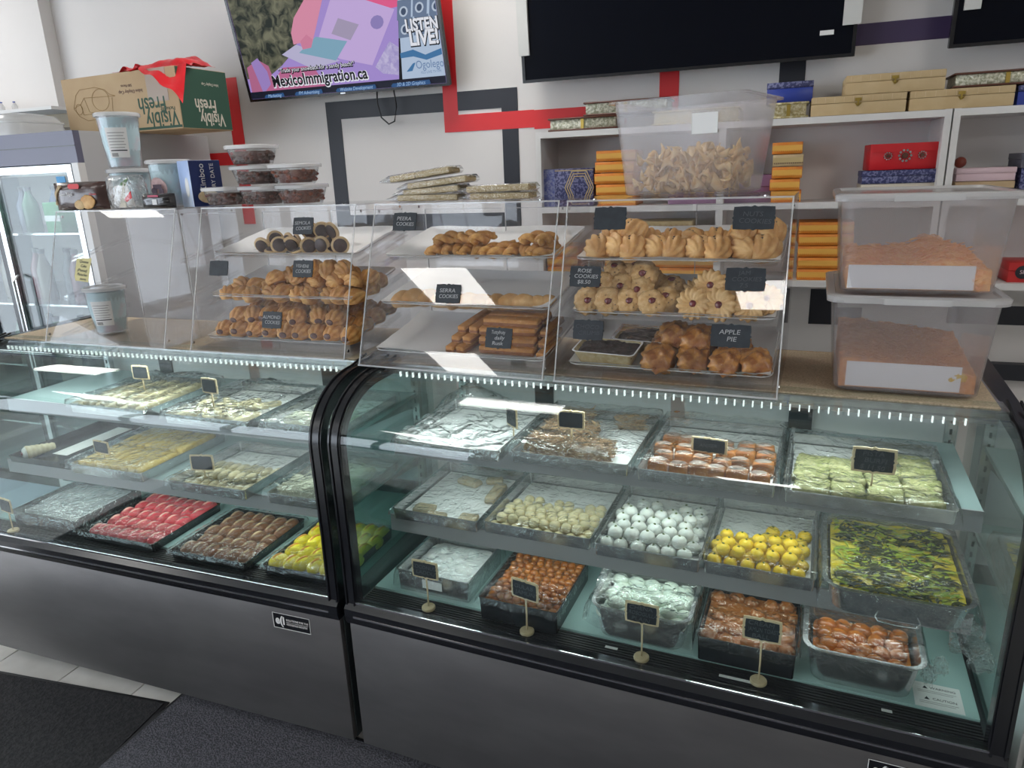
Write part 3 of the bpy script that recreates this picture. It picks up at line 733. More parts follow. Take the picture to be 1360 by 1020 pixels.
# two paper loaf trays of dark brown crumbs
M_CARD = mat('loaf_paper', (.50, .42, .24), .7, c2=(.40, .30, .13), scale=70)
M_CRUMB = mat('dark_crumb', (.030, .020, .018), .7, c2=(.06, .035, .03), scale=90, bump=.6)
for a, b, h, lab in ((.085, .042, .0, 'front'), (.165, .125, .0, 'rear')):
    t = thing('paper_loaf_tray', lab + ' printed paper loaf tray of dark crumble in the rightmost acrylic case', 'food tray', d3.P(a, b, HT), rot=d3.E(0, 0, R(-4)), group='paper loaf trays')
    part('tray', MB().loft([rrect(.125, .062, .01, 0), rrect(.152, .085, .012, .036), rrect(.156, .089, .012, .0375), rrect(.152, .085, .012, .038), rrect(.149, .082, .012, .035), rrect(.123, .06, .01, .002)]), M_CARD, t, smooth=40)
    part('rim', MB().loft([rrect(.155, .088, .012, .0376), rrect(.158, .091, .012, .0385), rrect(.155, .088, .012, .0395), rrect(.150, .083, .012, .0385)], False, False), M_PAPER, t, smooth='all')
    mb = MB(); n = 24; vs = []; fs = []
    for j in range(n + 1):
        for i in range(n + 1):
            x = (i / n - .5) * .144; y = (j / n - .5) * .077
            vs.append((x, y, .030 + .006 * fbm((x * 60, y * 60, a * 40), 4) + .006 * math.cos(x * 20) - .0))
    for j in range(n):
        for i in range(n): fs.append((j * (n + 1) + i, j * (n + 1) + i + 1, (j + 1) * (n + 1) + i + 1, (j + 1) * (n + 1) + i))
    o = part('crumble', mb.add(vs, fs), M_CRUMB, t, smooth='all'); o['kind'] = 'stuff'
    if lab == 'rear': film(t, .15, .083, .041, .004, skirt=.012, seed=2, n=18)
# chalkboard tags clipped along the trays: (frame, unit list, level, across, width, height, lines, label)
def chalk_tag(F, slant, u, v, z, w, h, lines, label, ink=None, rz=0):
    t = thing('chalkboard_tag', label, 'sign', F.P(u, v, z), F.a + R(rz), 'chalkboard tags in the acrylic cases')
    t.rotation_euler = (-math.atan2(slant, ACH), 0, F.a + R(rz))
    plaque(t, w, h, lines, ink or M_INK, 0)
    return t
chalk_tag(FL, .135, 1.273, 0.345, 1.478, .065, .047, ['SEMOLA', 'COOKIES'], 'chalkboard tag above the chocolate sandwich biscuits')
chalk_tag(FL, .135, 1.283, 0.307, 1.361, .065, .047, ['VISHENI', 'COOKIES'], 'chalkboard tag reading visheni cookies below the chocolate sandwich biscuits')
chalk_tag(FL, .135, 0.984, 0.307, 1.36, .062, .043, [], 'blank chalkboard tag at the left of the second acrylic case', rz=4)
chalk_tag(FL, .135, 1.19, 0.261, 1.219, .065, .047, ['ALMOND', 'COOKIES'], 'chalkboard tag reading almond cookies, on the almond biscuits')
chalk_tag(FR, .145, 0.081, 0.317, 1.488, .068, .046, ['PEERA', 'COOKIES'], 'chalkboard tag at the top left of the third acrylic case')
chalk_tag(FR, .145, 0.231, 0.255, 1.311, .069, .047, ['SERRA', 'COOKIES'], 'chalkboard tag reading serra cookies, on the smooth oval biscuits')
chalk_tag(FR, .145, 0.384, 0.22, 1.211, .069, .049, ['Tuttyfruty', 'daily', 'Rusk'], 'chalkboard tag ending in the word rusk, leaning on the stacked rusks')
chalk_tag(FR, .12, 0.645, 0.296, 1.492, .074, .050, [], 'blank chalkboard tag at the top left of the rightmost acrylic case')
chalk_tag(FR, .12, 0.962, 0.295, 1.49, .084, .048, ['NUTS', 'COOKIES'], 'faint chalkboard tag at the top right of the rightmost acrylic case', M_INKF)
chalk_tag(FR, .12, 0.596, 0.258, 1.362, .073, .047, ['ROSE', 'COOKIES', '$8.50'], 'chalkboard tag reading rose cookies, at the left end of the jam biscuits')
chalk_tag(FR, .12, 0.955, 0.259, 1.363, .081, .048, ['JAM', 'COOKIES', '7.5'], 'faint chalkboard tag over the fluted jam biscuits on the right', M_INKF)
chalk_tag(FR, .12, 0.613, 0.224, 1.242, .071, .045, ['CHOCO', 'CRUMB'], 'chalkboard tag above the front paper loaf tray of dark crumble', M_INKF)
chalk_tag(FR, .12, 0.934, 0.225, 1.245, .082, .048, ['APPLE', 'PIE'], 'chalkboard tag reading apple pie, above the glazed pies')
# ------------------------------------------------------------------ sweets in the refrigerated cases
def sweet_mat(n, c, c2, **k): return mat(n, c, k.pop('rough', .4), c2=c2, scale=k.pop('scale', 40), rnd=k.pop('rnd', .08), sss=.12, **k)
M_CREAMB = sweet_mat('cream_sweet', (.70, .60, .34), (.76, .68, .44))
M_WHITEB = sweet_mat('white_sweet', (.64, .66, .61), (.72, .73, .69), bump=.2)
M_YELB = sweet_mat('yellow_sweet', (.80, .52, .02), (.86, .62, .05))
M_COCO = sweet_mat('coconut_sweet', (.60, .63, .61), (.70, .72, .71), bump=.7, scale=140)
M_EGG = sweet_mat('pale_green_sweet', (.60, .68, .58), (.68, .75, .66))
M_GULAB = sweet_mat('syrup_ball', (.30, .085, .012), (.46, .17, .03), rough=.22, rnd=.2)
M_SUGAR = mat('sugared_brown', (.30, .095, .015), .4, c2=(.62, .46, .32), scale=110, rnd=.2, bump=.4, mid=(.54, .74))
M_GUL2 = sweet_mat('large_syrup_ball', (.28, .075, .010), (.48, .18, .03), rough=.2, rnd=.2, scale=14)
M_PINK = sweet_mat('pink_sweet', (.74, .07, .10), (.80, .13, .15))
M_PINKS = mat('pink_seam', (.82, .45, .38), .5)
M_BRO = sweet_mat('brown_oval', (.22, .085, .04), (.36, .17, .09))
M_BROS = mat('brown_seam', (.55, .40, .24), .5)
M_YEO = sweet_mat('yellow_oval', (.80, .66, .02), (.86, .74, .06))
M_YEOS = mat('yellow_seam', (.62, .28, .05), .5)
M_PIST = mat('green_fleck', (.08, .12, .03), .7)
def ball_proto(name, r, m, fleck=True, amp=.05, sz=1., seed=0):
    ps = [('ball', ellip(r, r, r * .9 * sz, amp, 5, seed, .8).mesh('ball', m, 'all'), (0, 0, r * .72 * sz), (0, 0, 0))]
    if fleck: ps.append(('fleck', ellip(r * .2, r * .15, r * .1, .3, 9).mesh('fleck', M_PIST, 'all'), (0, 0, r * 1.62 * sz), (0, 0, 0)))
    return proto(name, 'sweet', ps)
def oval_proto(name, a, b, c, m, ms):
    seam = MB()
    pts = [(a * .8 * math.sin(k / 6 * PI - PI / 2), .0, c * .6 + c * .99 * math.cos((k / 6 * PI - PI / 2) * .93)) for k in range(7)]
    seam.tube(pts, [.0012, .003, .0036, .004, .0036, .003, .0012], 6)
    return proto(name, 'sweet', [('body', ellip(a, b, c, .05, 5, 1, .6).mesh('body', m, 'all'), (0, 0, c * .6), (0, 0, 0)), ('seam', seam.mesh('seam', ms, 'all'), (0, 0, 0), (0, 0, 0))])
def put_in(t, F, x, y, z, rz=0, rx=0, ry=0):
    c, s = math.cos(t.rotation_euler.z), math.sin(t.rotation_euler.z)
    return (t.location.x + c * x - s * y, t.location.y + s * x + c * y, t.location.z + z), (rx, ry, t.rotation_euler.z + rz)
def fill(t, P, nx, ny, dx, dy, base, where, group, x0=None, y0=None, z=.0055, jit=.15, rz=None, top=0, dz=.02, skip=None, sc=(.94, 1.06), stag=True):
    n = 0
    w, d = t['w'], t['d']
    x0 = -(nx - 1) / 2 * dx if x0 is None else x0
    y0 = -d / 2 + .018 + dy / 2 if y0 is None else y0
    for lay in range(1 + (top > 0)):
        for j in range(ny if lay == 0 else top):
            for i in range(nx - lay):
                if skip and skip(i, j, lay): continue
                x = x0 + dx * (i + .5 * lay + (.25 if stag and j % 2 else 0)) + rn(-jit, jit) * dx; y = y0 + dy * (j + .5 * lay) + rn(-jit, jit) * dy
                l, r = put_in(t, None, x, y, z + dz * lay + rn(0, .001), rz=(rn(-PI, PI) if rz is None else R(rz + rn(-9, 9))))
                P.put(l, r, rn(*sc), '%s, %s, %s%s of %s' % (base, ordl(i), 'upper ' if lay else '', ROW[j], where), group)
def drop(t, keys=('w', 'd')):
    for k in keys:
        if k in t: del t[k]
trays = []
def T_(*a, **k):
    t = tray(*a, **k); trays.append(t); return t
M_DTRAY = mat('black_tray', (.015, .017, .02), .25)
h1, h2 = .030, .032
# --- right case, top shelf
t11 = T_(FR, .10, .40, .15, .50, ZS1, h1, 'nearly empty steel tray under a peaked sheet of film, top shelf left', liner=M_PAPER)
film(t11, .30, .35, h1, .010, [(-.06, .12, .085, .14), (.09, .10, .03, .12), (-.12, -.12, .015, .1)], .022, m=M_FILM3, seed=1, n=40)
t12 = T_(FR, .43, .725, .165, .53, ZS1, h1, 'steel tray of shredded brown sweet bars on the right case top shelf', liner=M_PAPER)
film(t12, .295, .365, h1 + .020, .006, None, .035, m=M_FILM2, seed=2, n=36)
t13 = T_(FR, .75, 1.05, .155, .53, ZS1, h1, 'steel tray of sliced brown rolls on the right case top shelf', liner=M_PAPER)
film(t13, .30, .375, h1 + .018, .006, None, .035, m=M_FILM, seed=3, n=36)
t14 = T_(FR, 1.07, 1.385, .14, .50, ZS1, h1, 'steel tray of green pistachio squares on the right case top shelf', liner=M_PAPER)
film(t14, .315, .36, h1 + .006, .006, [(-.12, .1, .03, .12)], .03, m=M_FILM, seed=4, n=40)
def rough_block(w, d, h, amp, k, seed, n=18, strands=0):
    mb = MB()
    def fn(t, p):
        dv = Vector((math.cos(t) * math.cos(p), math.sin(t) * math.cos(p), math.sin(p)))
        m = max(abs(dv.x), abs(dv.y), abs(dv.z)); q = dv / m
        q = q.lerp(dv * 1.1, .15)
        r = 1 + amp * fbm((q.x * k * w * 20 + seed, q.y * k * d * 20, q.z * k * h * 20), 3)
        return (q.x * w / 2 * r, q.y * d / 2 * r, max(h / 2 + q.z * h / 2 * r, 0))
    return revolve(fn, n * 3, n)
def straw(mb, w, d, h, n, seed, L=.02):
    rs = random.Random(seed)
    for _ in range(n):
        x = rs.uniform(-w / 2, w / 2); y = rs.uniform(-d / 2, d / 2); z = h * rs.uniform(.85, 1.02)
        if rs.random() < .4: y = -d / 2 * rs.uniform(.98, 1.04); z = h * rs.uniform(.1, 1)
        a = rs.uniform(0, 2 * PI); l = rs.uniform(.4, 1) * L; e = rs.uniform(-.3, .5) * l
        p = Vector((x, y, z)); q = p + Vector((math.cos(a) * l, math.sin(a) * l * .5, e))
        u = Vector((-math.sin(a), math.cos(a), 0)) * .0011
        mb.add([p - u, p + u, q + u, q - u, p + Vector((0, 0, .002)), q + Vector((0, 0, .002))], [(0, 1, 2, 3), (0, 4, 5, 3), (1, 4, 5, 2)])
    return mb
M_SHRED = mat('shredded_sweet', (.20, .10, .045), .65, c2=(.34, .20, .10), scale=120, bump=.8)
M_STRAW = mat('shred_straw', (.46, .31, .16), .6, c2=(.24, .12, .05), scale=90)
def bars(t, specs, m, ms, base, group, amp=.05, k=1., nstraw=0):
    for i, (x, y, w, d, h, rz, lab) in enumerate(specs):
        l, r = put_in(t, None, x, y, .0065, R(rz))
        b = thing('sweet_bar', base + ' ' + lab, 'sweet', l, r[2], group)
        part('bar', rough_block(w, d, h, amp, k, i * 3.3, 14), m, b, smooth='all')
        if nstraw: o = part('shreds', straw(MB(), w, d, h, nstraw, i), ms, b); o['kind'] = 'stuff'
bars(t12, [(-.02, -.10, .225, .075, .036, 1, 'nearest the glass on the right case top shelf'), (-.055, .02, .14, .09, .034, 4, 'behind the front bar, right case top shelf'), (.08, .13, .07, .05, .028, 12, 'small and far back, right case top shelf'), (-.08, .13, .10, .06, .032, 8, 'at the back left of its tray, right case top shelf')], M_SHRED, M_STRAW, 'shredded brown sweet bar', 'shredded sweet bars', .10, 2.2, 420)
M_ROLL = mat('brown_roll', (.26, .075, .012), .35, c2=(.42, .16, .03), scale=26, rnd=.2, bump=.3)
M_GREY = mat('dusty_roll', (.30, .22, .19), .6, c2=(.40, .32, .28), scale=50, bump=.3)
roll = proto('sweet_roll', 'sweet', [('slice', rough_block(.046, .032, .030, .10, 1, 2, 12).mesh('slice', M_ROLL, 'all'), (0, 0, 0), (0, 0, 0)), ('dusting', ellip(.02, .014, .006, .1).mesh('dusting', M_GREY, 'all'), (0, .004, .027), (0, 0, 0))])
fill(t13, roll, 6, 5, .046, .058, 'sliced brown roll', 'the right case top shelf', 'sliced brown rolls', rz=0, jit=.13, stag=False, skip=lambda i, j, l: j > 3)
M_BURFI = mat('pistachio_burfi', (.27, .28, .10), .75, c2=(.46, .43, .23), scale=70, bump=.7, bscale=180, rnd=.1)
burfi_bm = rough_block(.070, .067, .024, .07, 2.2, 1, 14)
burfi = proto('pistachio_square', 'sweet', [('square', burfi_bm.mesh('square', M_BURFI, 'all'), (0, 0, 0), (0, 0, 0))])
fill(t14, burfi, 4, 4, .0715, .068, 'crumbly green pistachio square', 'the right case top shelf', 'pistachio squares', rz=0, jit=.03, stag=False, skip=lambda i, j, l: j == 3 and i < 2)
# --- right case, middle shelf
t21 = T_(FR, .075, .33, .15, .485, ZS2, h2, 'steel tray with a few leftover flat bars, middle shelf of the right case', liner=M_PAPER)
film(t21, .255, .335, h2 + .002, .004, None, .025, seed=5)
M_FLAT = mat('flat_bar', (.42, .33, .20), .7, c2=(.52, .44, .30), scale=80, bump=.6)
bars(t21, [(-.06, -.11, .06, .04, .014, 3, 'left of the two at the tray front'), (-.01, -.135, .055, .03, .012, -2, 'lying against the tray front edge'), (.085, -.13, .05, .045, .016, 8, 'at the front right corner of its tray'), (-.02, .09, .075, .035, .016, -14, 'alone at the back of its tray'), (.09, .04, .035, .11, .018, 4, 'standing along the right side of its tray'), (.05, .12, .05, .03, .015, 20, 'at the back right of its tray')], M_FLAT, M_FLAT, 'flat tan leftover bar', 'leftover flat bars', .07, 1.5)
t22 = T_(FR, .345, .635, .16, .49, ZS2, h2, 'steel tray of cream-coloured milk balls, middle shelf of the right case', liner=M_PAPER)
film(t22, .29, .33, h2 + .010, .003, None, .03, seed=6)
fill(t22, ball_proto('milk_ball', .0145, M_CREAMB, False), 9, 7, .0300, .029, 'cream milk ball', 'the right case middle shelf', 'cream milk balls', top=3, dz=.020, jit=.06, x0=-.127, skip=lambda i, j, l: (j == 6 and i % 3 == 0))
t23 = T_(FR, .65, .90, .145, .50, ZS2, h2, 'steel tray of white balls with dark flecks, middle shelf of the right case', liner=M_PAPER)
film(t23, .25, .355, h2 + .014, .003, None, .03, seed=7)
fill(t23, ball_proto('white_ball', .0180, M_WHITEB), 6, 7, .0385, .038, 'white flecked ball', 'the right case middle shelf', 'white flecked balls', top=4, dz=.022, jit=.07, x0=-.105, skip=lambda i, j, l: (j == 5 and i in (1, 2)) or (j == 6 and i in (0, 3)))
t24 = T_(FR, .908, 1.145, .15, .50, ZS2, h2, 'steel tray of bright yellow balls, middle shelf of the right case', liner=M_PAPER)
film(t24, .237, .35, h2 + .014, .003, None, .03, seed=8)
fill(t24, ball_proto('yellow_ball', .0165, M_YELB), 6, 6, .0365, .035, 'yellow saffron ball', 'the right case middle shelf', 'yellow balls', top=3, dz=.022, jit=.08, x0=-.10, skip=lambda i, j, l: j >= 4 and i < 3)
# deep pan of the yellow and green dish
t25 = T_(FR, 1.165, 1.43, .085, .44, ZS2, .062, 'deep steel pan of yellow sweet strewn with dark green leaves, at the right end', r=.04, lip=.009, taper=.012, name='hotel_pan')
M_YG = mat('yellow_bed', (.76, .56, .03), .4, c2=(.82, .70, .10), scale=24, bump=.5, coat=.3)
M_LEAF = mat('dark_leaf', (.018, .022, .010), .5, c2=(.07, .075, .018), scale=30)
M_LEAFG = mat('green_leaf', (.30, .42, .04), .5, c2=(.52, .56, .06), scale=30)
mb = MB(); n = 40; vs = []; fs = []
for j in range(n + 1):
    for i in range(n + 1):
        x = (i / n - .5) * .247; y = (j / n - .5) * .337
        q = max(abs(i / n - .5), abs(j / n - .5)) * 2
        if abs(x) > .09 and abs(y) > .135: x *= .965; y *= .975
        vs.append((x, y, .049 + .006 * fbm((x * 25, y * 25, 3), 4)))
for j in range(n):
    for i in range(n): fs.append((j * (n + 1) + i, j * (n + 1) + i + 1, (j + 1) * (n + 1) + i + 1, (j + 1) * (n + 1) + i))
l, r_ = put_in(t25, None, 0, 0, 0)
yg = thing('yellow_sweet_bed', 'yellow sweet covered in dark green leaf pieces, filling the deep pan', 'sweet', l, r_[2])
part('bed', mb.add(vs, fs), M_YG, yg, smooth='all')
for nm, mm, cnt, sd in (('dark_leaves', M_LEAF, 900, 5), ('green_leaves', M_LEAFG, 300, 9)):
    rs = random.Random(sd); lv = MB()
    for _ in range(cnt):
        x = rs.uniform(-.112, .112); y = rs.uniform(-.155, .155)
        if nm == 'dark_leaves' and fbm((x * 16, y * 16, 8)) < -.22: continue
        a = rs.gauss(.3, .8); L = rs.uniform(.006, .026); ww = rs.uniform(.002, .0065)
        z = .049 + .006 * fbm((x * 25, y * 25, 3), 4) + rs.uniform(.001, .004)
        ca, sa = math.cos(a), math.sin(a); tz = rs.uniform(-.002, .003)
        P4 = [(-L, 0, 0), (0, -ww, .0012), (L, 0, tz), (0, ww, .0004), (0, 0, .002)]
        lv.add([(x + ca * p[0] - sa * p[1], y + sa * p[0] + ca * p[1], z + p[2]) for p in P4], [(0, 1, 4), (1, 2, 4), (2, 3, 4), (3, 0, 4), (0, 3, 2, 1)])
    o = part(nm, lv, mm, yg); o['kind'] = 'stuff'
film(t25, .283, .373, .064, .003, None, .05, over=.004, seed=9)
wm = MB().tube([(-.035, -.19, .03), (-.04, -.197, .022), (-.035, -.202, .014), (0, -.203, .012), (.035, -.202, .014), (.04, -.197, .022), (.035, -.19, .03)], .002, 6)
part('handle', wm, M_STEEL, t25, smooth='all')
def crumple(name, parent, loc, s, seed, m=None):
    def fn(t, p):
        d = Vector((math.cos(t) * math.cos(p), math.sin(t) * math.cos(p), math.sin(p)))
        r = 1 + .5 * fbm((d.x * 2.2 + seed, d.y * 2.2, d.z * 2.2), 3)
        return (d.x * s[0] * r, d.y * s[1] * r, d.z * s[2] * r)
    return part(name, revolve(fn, 26, 16), m or M_FILM2, parent, loc)
crumple('film_knot', t25, (.125, -.185, .0), (.03, .02, .034), 2)
crumple('film_knot', t25, (.155, -.175, -.05), (.022, .016, .022), 6)
# --- right case, deck
t31 = T_(FR, .10, .316, .108, .33, ZD, .062, 'small steel box tray of coconut balls on the deck by the seam', liner=M_PAPER)
film(t31, .216, .222, .066, .003, None, .05, seed=10)
part('label_strip', MB().box(-.03, .03, -.1125, -.1118, .02, .045), M_PAPER, t31)
cream = rough_block(.205, .21, .034, .03, 2, 4, 14)
cb = link('coconut_bed', cream.mesh('coconut_bed', M_COCO, 'all'), None, *put_in(t31, None, 0, 0, .003))
tag(cb, 'bed of white grated coconut under the coconut balls', 'coconut')
fill(t31, ball_proto('coconut_ball', .0175, M_COCO, False, .08), 4, 4, .045, .044, 'white coconut ball', 'the deck tray', 'coconut balls', z=.030, jit=.16, skip=lambda i, j, l: (i == 3 and j > 1) or (i == 0 and j == 0))
t32 = T_(FR, .37, .58, .062, .33, ZD, .062, 'black box tray heaped with small syrup balls on the deck', m=M_DTRAY)
film(t32, .21, .268, .066, .004, None, .02, seed=11)
l, r_ = put_in(t32, None, 0, 0, .004)
fill(t32, ball_proto('small_syrup_ball', .0104, M_GULAB, False, .06), 9, 11, .0222, .0225, 'small brown syrup ball', 'the black deck tray', 'small syrup balls', z=.045, jit=.12, top=4, dz=.012, sc=(.9, 1.15), y0=-.116, x0=-.092)
part('base_liner', MB().box(-.1, .1, -.128, .128, .004, .044), M_BROWNS, t32)
t33 = T_(FR, .66, .885, .09, .30, ZD, .088, 'film-wrapped steel pan of pale green egg-shaped sweets on the deck', r=.03, lip=.008, taper=.012, name='hotel_pan')
film(t33, .24, .225, .094, .008, [(.11, -.03, .02, .06), (-.11, .02, .02, .06)], .055, m=M_FILM2, seed=12, n=40)
part('base_liner', MB().loft([rrect(.182, .166, .028, .006), rrect(.198, .182, .028, .056)]), M_EGG, t33)
fill(t33, proto('egg_sweet', 'sweet', [('egg', ellip(.0215, .0175, .016, .04).mesh('egg', M_EGG, 'all'), (0, 0, .013), (0, 0, 0))]), 5, 5, .042, .037, 'pale green egg sweet', 'the film-wrapped deck pan', 'egg sweets', z=.058, jit=.1, top=2, dz=.018, y0=-.078, rz=0)
t34 = T_(FR, .91, 1.12, .09, .33, ZD, .062, 'black box tray of sugared brown balls on the deck', m=M_DTRAY)
film(t34, .21, .24, .070, .007, [(.09, -.07, .018, .08)], .03, m=M_FILM, seed=13, n=36)
part('base_liner', MB().box(-.1, .1, -.115, .115, .004, .036), M_SUGAR, t34)
fill(t34, ball_proto('sugared_ball', .019, M_SUGAR, False, .12), 5, 5, .041, .044, 'sugared brown ball', 'the second black deck tray', 'sugared brown balls', z=.036, jit=.14, sc=(.9, 1.12), skip=lambda i, j, l: (j == 2 and i in (1, 2)) or (j == 3 and i in (0, 1)))
t35 = T_(FR, 1.14, 1.36, .098, .29, ZD, .088, 'film-wrapped steel pan of large brown syrup balls on the deck', r=.03, lip=.010, taper=.012, name='hotel_pan')
film(t35, .235, .21, .092, .006, [(.10, -.04, .012, .07)], .03, m=M_FILM, seed=14, n=36)
part('base_liner', MB().loft([rrect(.178, .148, .028, .006), rrect(.194, .164, .028, .05)]), M_GUL2, t35)
fill(t35, proto('large_syrup_ball', 'sweet', [('ball', ellip(.022, .019, .018, .05).mesh('ball', M_GUL2, 'all'), (0, 0, .016), (0, 0, 0))]), 5, 4, .0365, .038, 'large brown syrup ball', 'the right end deck pan', 'large syrup balls', z=.054, jit=.12, y0=-.062, x0=-.078, sc=(.9, 1.1))
for k, (x, y) in enumerate(((.1, -.095), (.125, -.06))): crumple('film_knot', t35, (x + .02, y, .08), (.014, .014, .018), 3 + k)
# --- left case, top shelf
M_STICK = mat('pale_stick', (.52, .44, .24), .65, c2=(.62, .54, .34), scale=60, bump=.4, rnd=.08)
M_GOLDS = mat('golden_stick', (.55, .38, .08), .6, c2=(.64, .48, .16), scale=60, bump=.4, rnd=.08)
M_PALEC = mat('pale_roll', (.58, .50, .32), .65, c2=(.66, .59, .42), scale=60, bump=.3, rnd=.08)
M_WSHR = mat('white_shred', (.62, .62, .46), .7, c2=(.70, .70, .56), scale=120, bump=.8, rnd=.06)
t41 = T_(FL, .43, .745, .16, .50, ZS1, h1, 'steel tray of long pale sticks, first on the left case top shelf', liner=M_PAPER)
film(t41, .315, .34, h1 + .016, .007, [(.06, .12, .03, .12)], .03, m=M_FILM2, seed=15, n=34)
def stick_mesh(L, w, h, m, name='stick'): return rough_block(w, L, h, .05, 1.2, L * 30, 9).mesh(name, m, 'all')
st1 = proto('pale_stick', 'sweet', [('stick', stick_mesh(.26, .026, .022, M_STICK), (0, 0, 0), (0, 0, 0))])
for i in range(10):
    l, r_ = put_in(t41, None, -.125 + .028 * i, -.02 + rn(-.01, .01), .006 + .012 * (i % 2), R(rn(-6, 6)))
    st1.put(l, r_, 1, 'long pale stick, %s, in the first tray of the left top shelf' % ordl(i), 'long pale sticks')
t42 = T_(FL, .83, 1.14, .155, .50, ZS1, h1, 'steel tray of jumbled short sticks, second on the left case top shelf', liner=M_PAPER)
film(t42, .31, .345, h1 + .012, .008, [(.0, .1, .03, .14)], .03, m=M_FILM2, seed=16, n=34)
st2 = proto('short_stick', 'sweet', [('stick', stick_mesh(.11, .022, .018, M_STICK), (0, 0, 0), (0, 0, 0))])
for i in range(14):
    l, r_ = put_in(t42, None, -.115 + .034 * (i % 7) + rn(-.008, .008), -.11 + .09 * (i // 7) + rn(-.01, .01), .006 + .010 * (i % 2), R(rn(-60, 60)))
    st2.put(l, r_, 1, 'short jumbled pale stick, %s, %s of the second left top tray' % (ordl(i % 7), ROW[i // 7]), 'short jumbled sticks')
t43 = T_(FL, 1.18, 1.44, .17, .50, ZS1, h1, 'steel tray of pale slabs under film beside the black frame, left case top shelf', liner=M_PAPER)
film(t43, .26, .33, h1 + .006, .007, None, .03, m=M_FILM2, seed=17, n=34)
bars(t43, [(-.05, -.08, .09, .08, .022, 3, 'at the front of its tray, left case top shelf'), (.06, -.05, .09, .09, .024, -5, 'right of the front slab, left case top shelf'), (-.03, .05, .10, .09, .022, 8, 'behind the front slab, left case top shelf')], M_WSHR, M_WSHR, 'pale crumbly slab', 'pale slabs', .06, 1.6)
# --- left case, middle shelf
t51 = T_(FL, .085, .375, .155, .53, ZS2, .022, 'nearly empty dark tray holding one cream horn, left case middle shelf', m=M_STEELD)
part('paper_strip', MB().box(-.05, .02, -.1, .18, .004, .005), M_PAPER, t51)
hm = MB(); loops = []
for k in range(25):
    t = k / 24; rr = .010 + .013 * t + .0022 * abs(math.sin(t * PI * 6))
    loops.append([(.045 - .09 * t, rr * math.cos(2 * PI * q / 20), .024 + rr * math.sin(2 * PI * q / 20)) for q in range(20)])
hm.loft(loops)
l, r_ = put_in(t51, None, -.075, -.12, .003, R(68))
horn = thing('cream_horn', 'cream horn pastry with a red cherry tip at the far left of the left case', 'pastry', l, r_[2])
part('pastry', hm, M_PALEC, horn, smooth=60)
part('cream', ellip(.012, .021, .021, .1).mesh('cream', M_WHITEB, 'all'), None, horn, (-.045, 0, .024))
part('cherry', ellip(.006, .007, .007).mesh('cherry', M_JAM, 'all'), None, horn, (-.056, 0, .024))
t52 = T_(FL, .395, .705, .14, .52, ZS2, h2, 'steel tray of golden layered sticks, left case middle shelf', liner=M_PAPER)
film(t52, .31, .38, h2 + .018, .005, None, .03, m=M_FILM, seed=18, n=34)
st3 = proto('golden_stick', 'sweet', [('stick', stick_mesh(.16, .034, .030, M_GOLDS), (0, 0, 0), (0, 0, 0))])
for j in range(2):
    for i in range(8):
        l, r_ = put_in(t52, None, -.125 + .036 * i, -.09 + .17 * j, .006 + .006 * j, R(rn(-3, 3)))
        st3.put(l, r_, 1, 'golden layered stick, %s, %s, left case middle shelf' % (ordl(i), ROW[j]), 'golden layered sticks')
t53 = T_(FL, .83, 1.12, .125, .45, ZS2, h2, 'steel tray of pale tan finger rolls, left case middle shelf', liner=M_PAPER)
film(t53, .29, .325, h2 + .006, .005, None, .03, m=M_FILM, seed=19, n=34)
fill(t53, proto('finger_roll', 'sweet', [('roll', ellip(.030, .0145, .0145, .06, 6, 3, .7).mesh('roll', M_PALEC, 'all'), (0, 0, .011), (0, 0, 0))]), 8, 3, .032, .066, 'pale tan finger roll', 'the left case middle shelf', 'finger rolls', rz=90, jit=.05, top=1, dz=.022, stag=False)
t54 = T_(FL, 1.195, 1.455, .13, .45, ZS2, h2, 'steel tray of white shredded sweet beside the black frame, left case middle shelf', liner=M_PAPER)
film(t54, .26, .32, h2 + .014, .006, None, .03, m=M_FILM, seed=20, n=30)
bars(t54, [(-.06, -.08, .11, .10, .034, 3, 'at the front left of its tray'), (.05, -.07, .10, .11, .036, -4, 'at the front right of its tray'), (0, .04, .18, .10, .034, 2, 'at the back of its tray')], M_WSHR, M_WSHR, 'white shredded sweet mound', 'white shredded mounds', .10, 2, 260)
# --- left case, deck
t61 = T_(FL, .165, .455, .07, .34, ZD, .055, 'dark tray sealed flat under shiny film, far left of the deck', m=M_STEELD)
part('dull_contents', rough_block(.27, .25, .046, .02, 2, 2, 12), mat('grey_contents', (.30, .33, .33), .4, c2=(.40, .43, .43), scale=30), t61, (0, 0, .003), smooth='all')
film(t61, .29, .27, .056, .003, None, .04, m=M_FILM2, seed=21, n=34)
t62 = T_(FL, .49, .79, .06, .36, ZD, .028, 'black tray of pink oval sweets on the left case deck', m=M_DTRAY, liner=M_PAPER)
film(t62, .30, .30, .036, .003, None, .018, seed=22)
fill(t62, oval_proto('pink_oval', .030, .0185, .0185, M_PINK, M_PINKS), 7, 5, .0405, .057, 'pink oval sweet', 'the pink tray', 'pink oval sweets', rz=78, jit=.05, stag=True, x0=-.128)
t63 = T_(FL, .87, 1.15, .05, .34, ZD, .028, 'black tray of brown oval sweets on the left case deck', m=M_DTRAY, liner=M_PAPER)
film(t63, .28, .29, .036, .003, None, .018, seed=23)
fill(t63, oval_proto('brown_oval', .030, .0165, .0165, M_BRO, M_BROS), 6, 5, .0430, .054, 'brown split oval sweet', 'the brown tray', 'brown oval sweets', rz=80, jit=.07, stag=True, x0=-.112)
t64 = T_(FL, 1.205, 1.465, .06, .36, ZD, .028, 'black tray of bright yellow oval sweets on the left case deck', m=M_DTRAY, liner=M_PAPER)
film(t64, .26, .30, .036, .003, None, .018, seed=24)
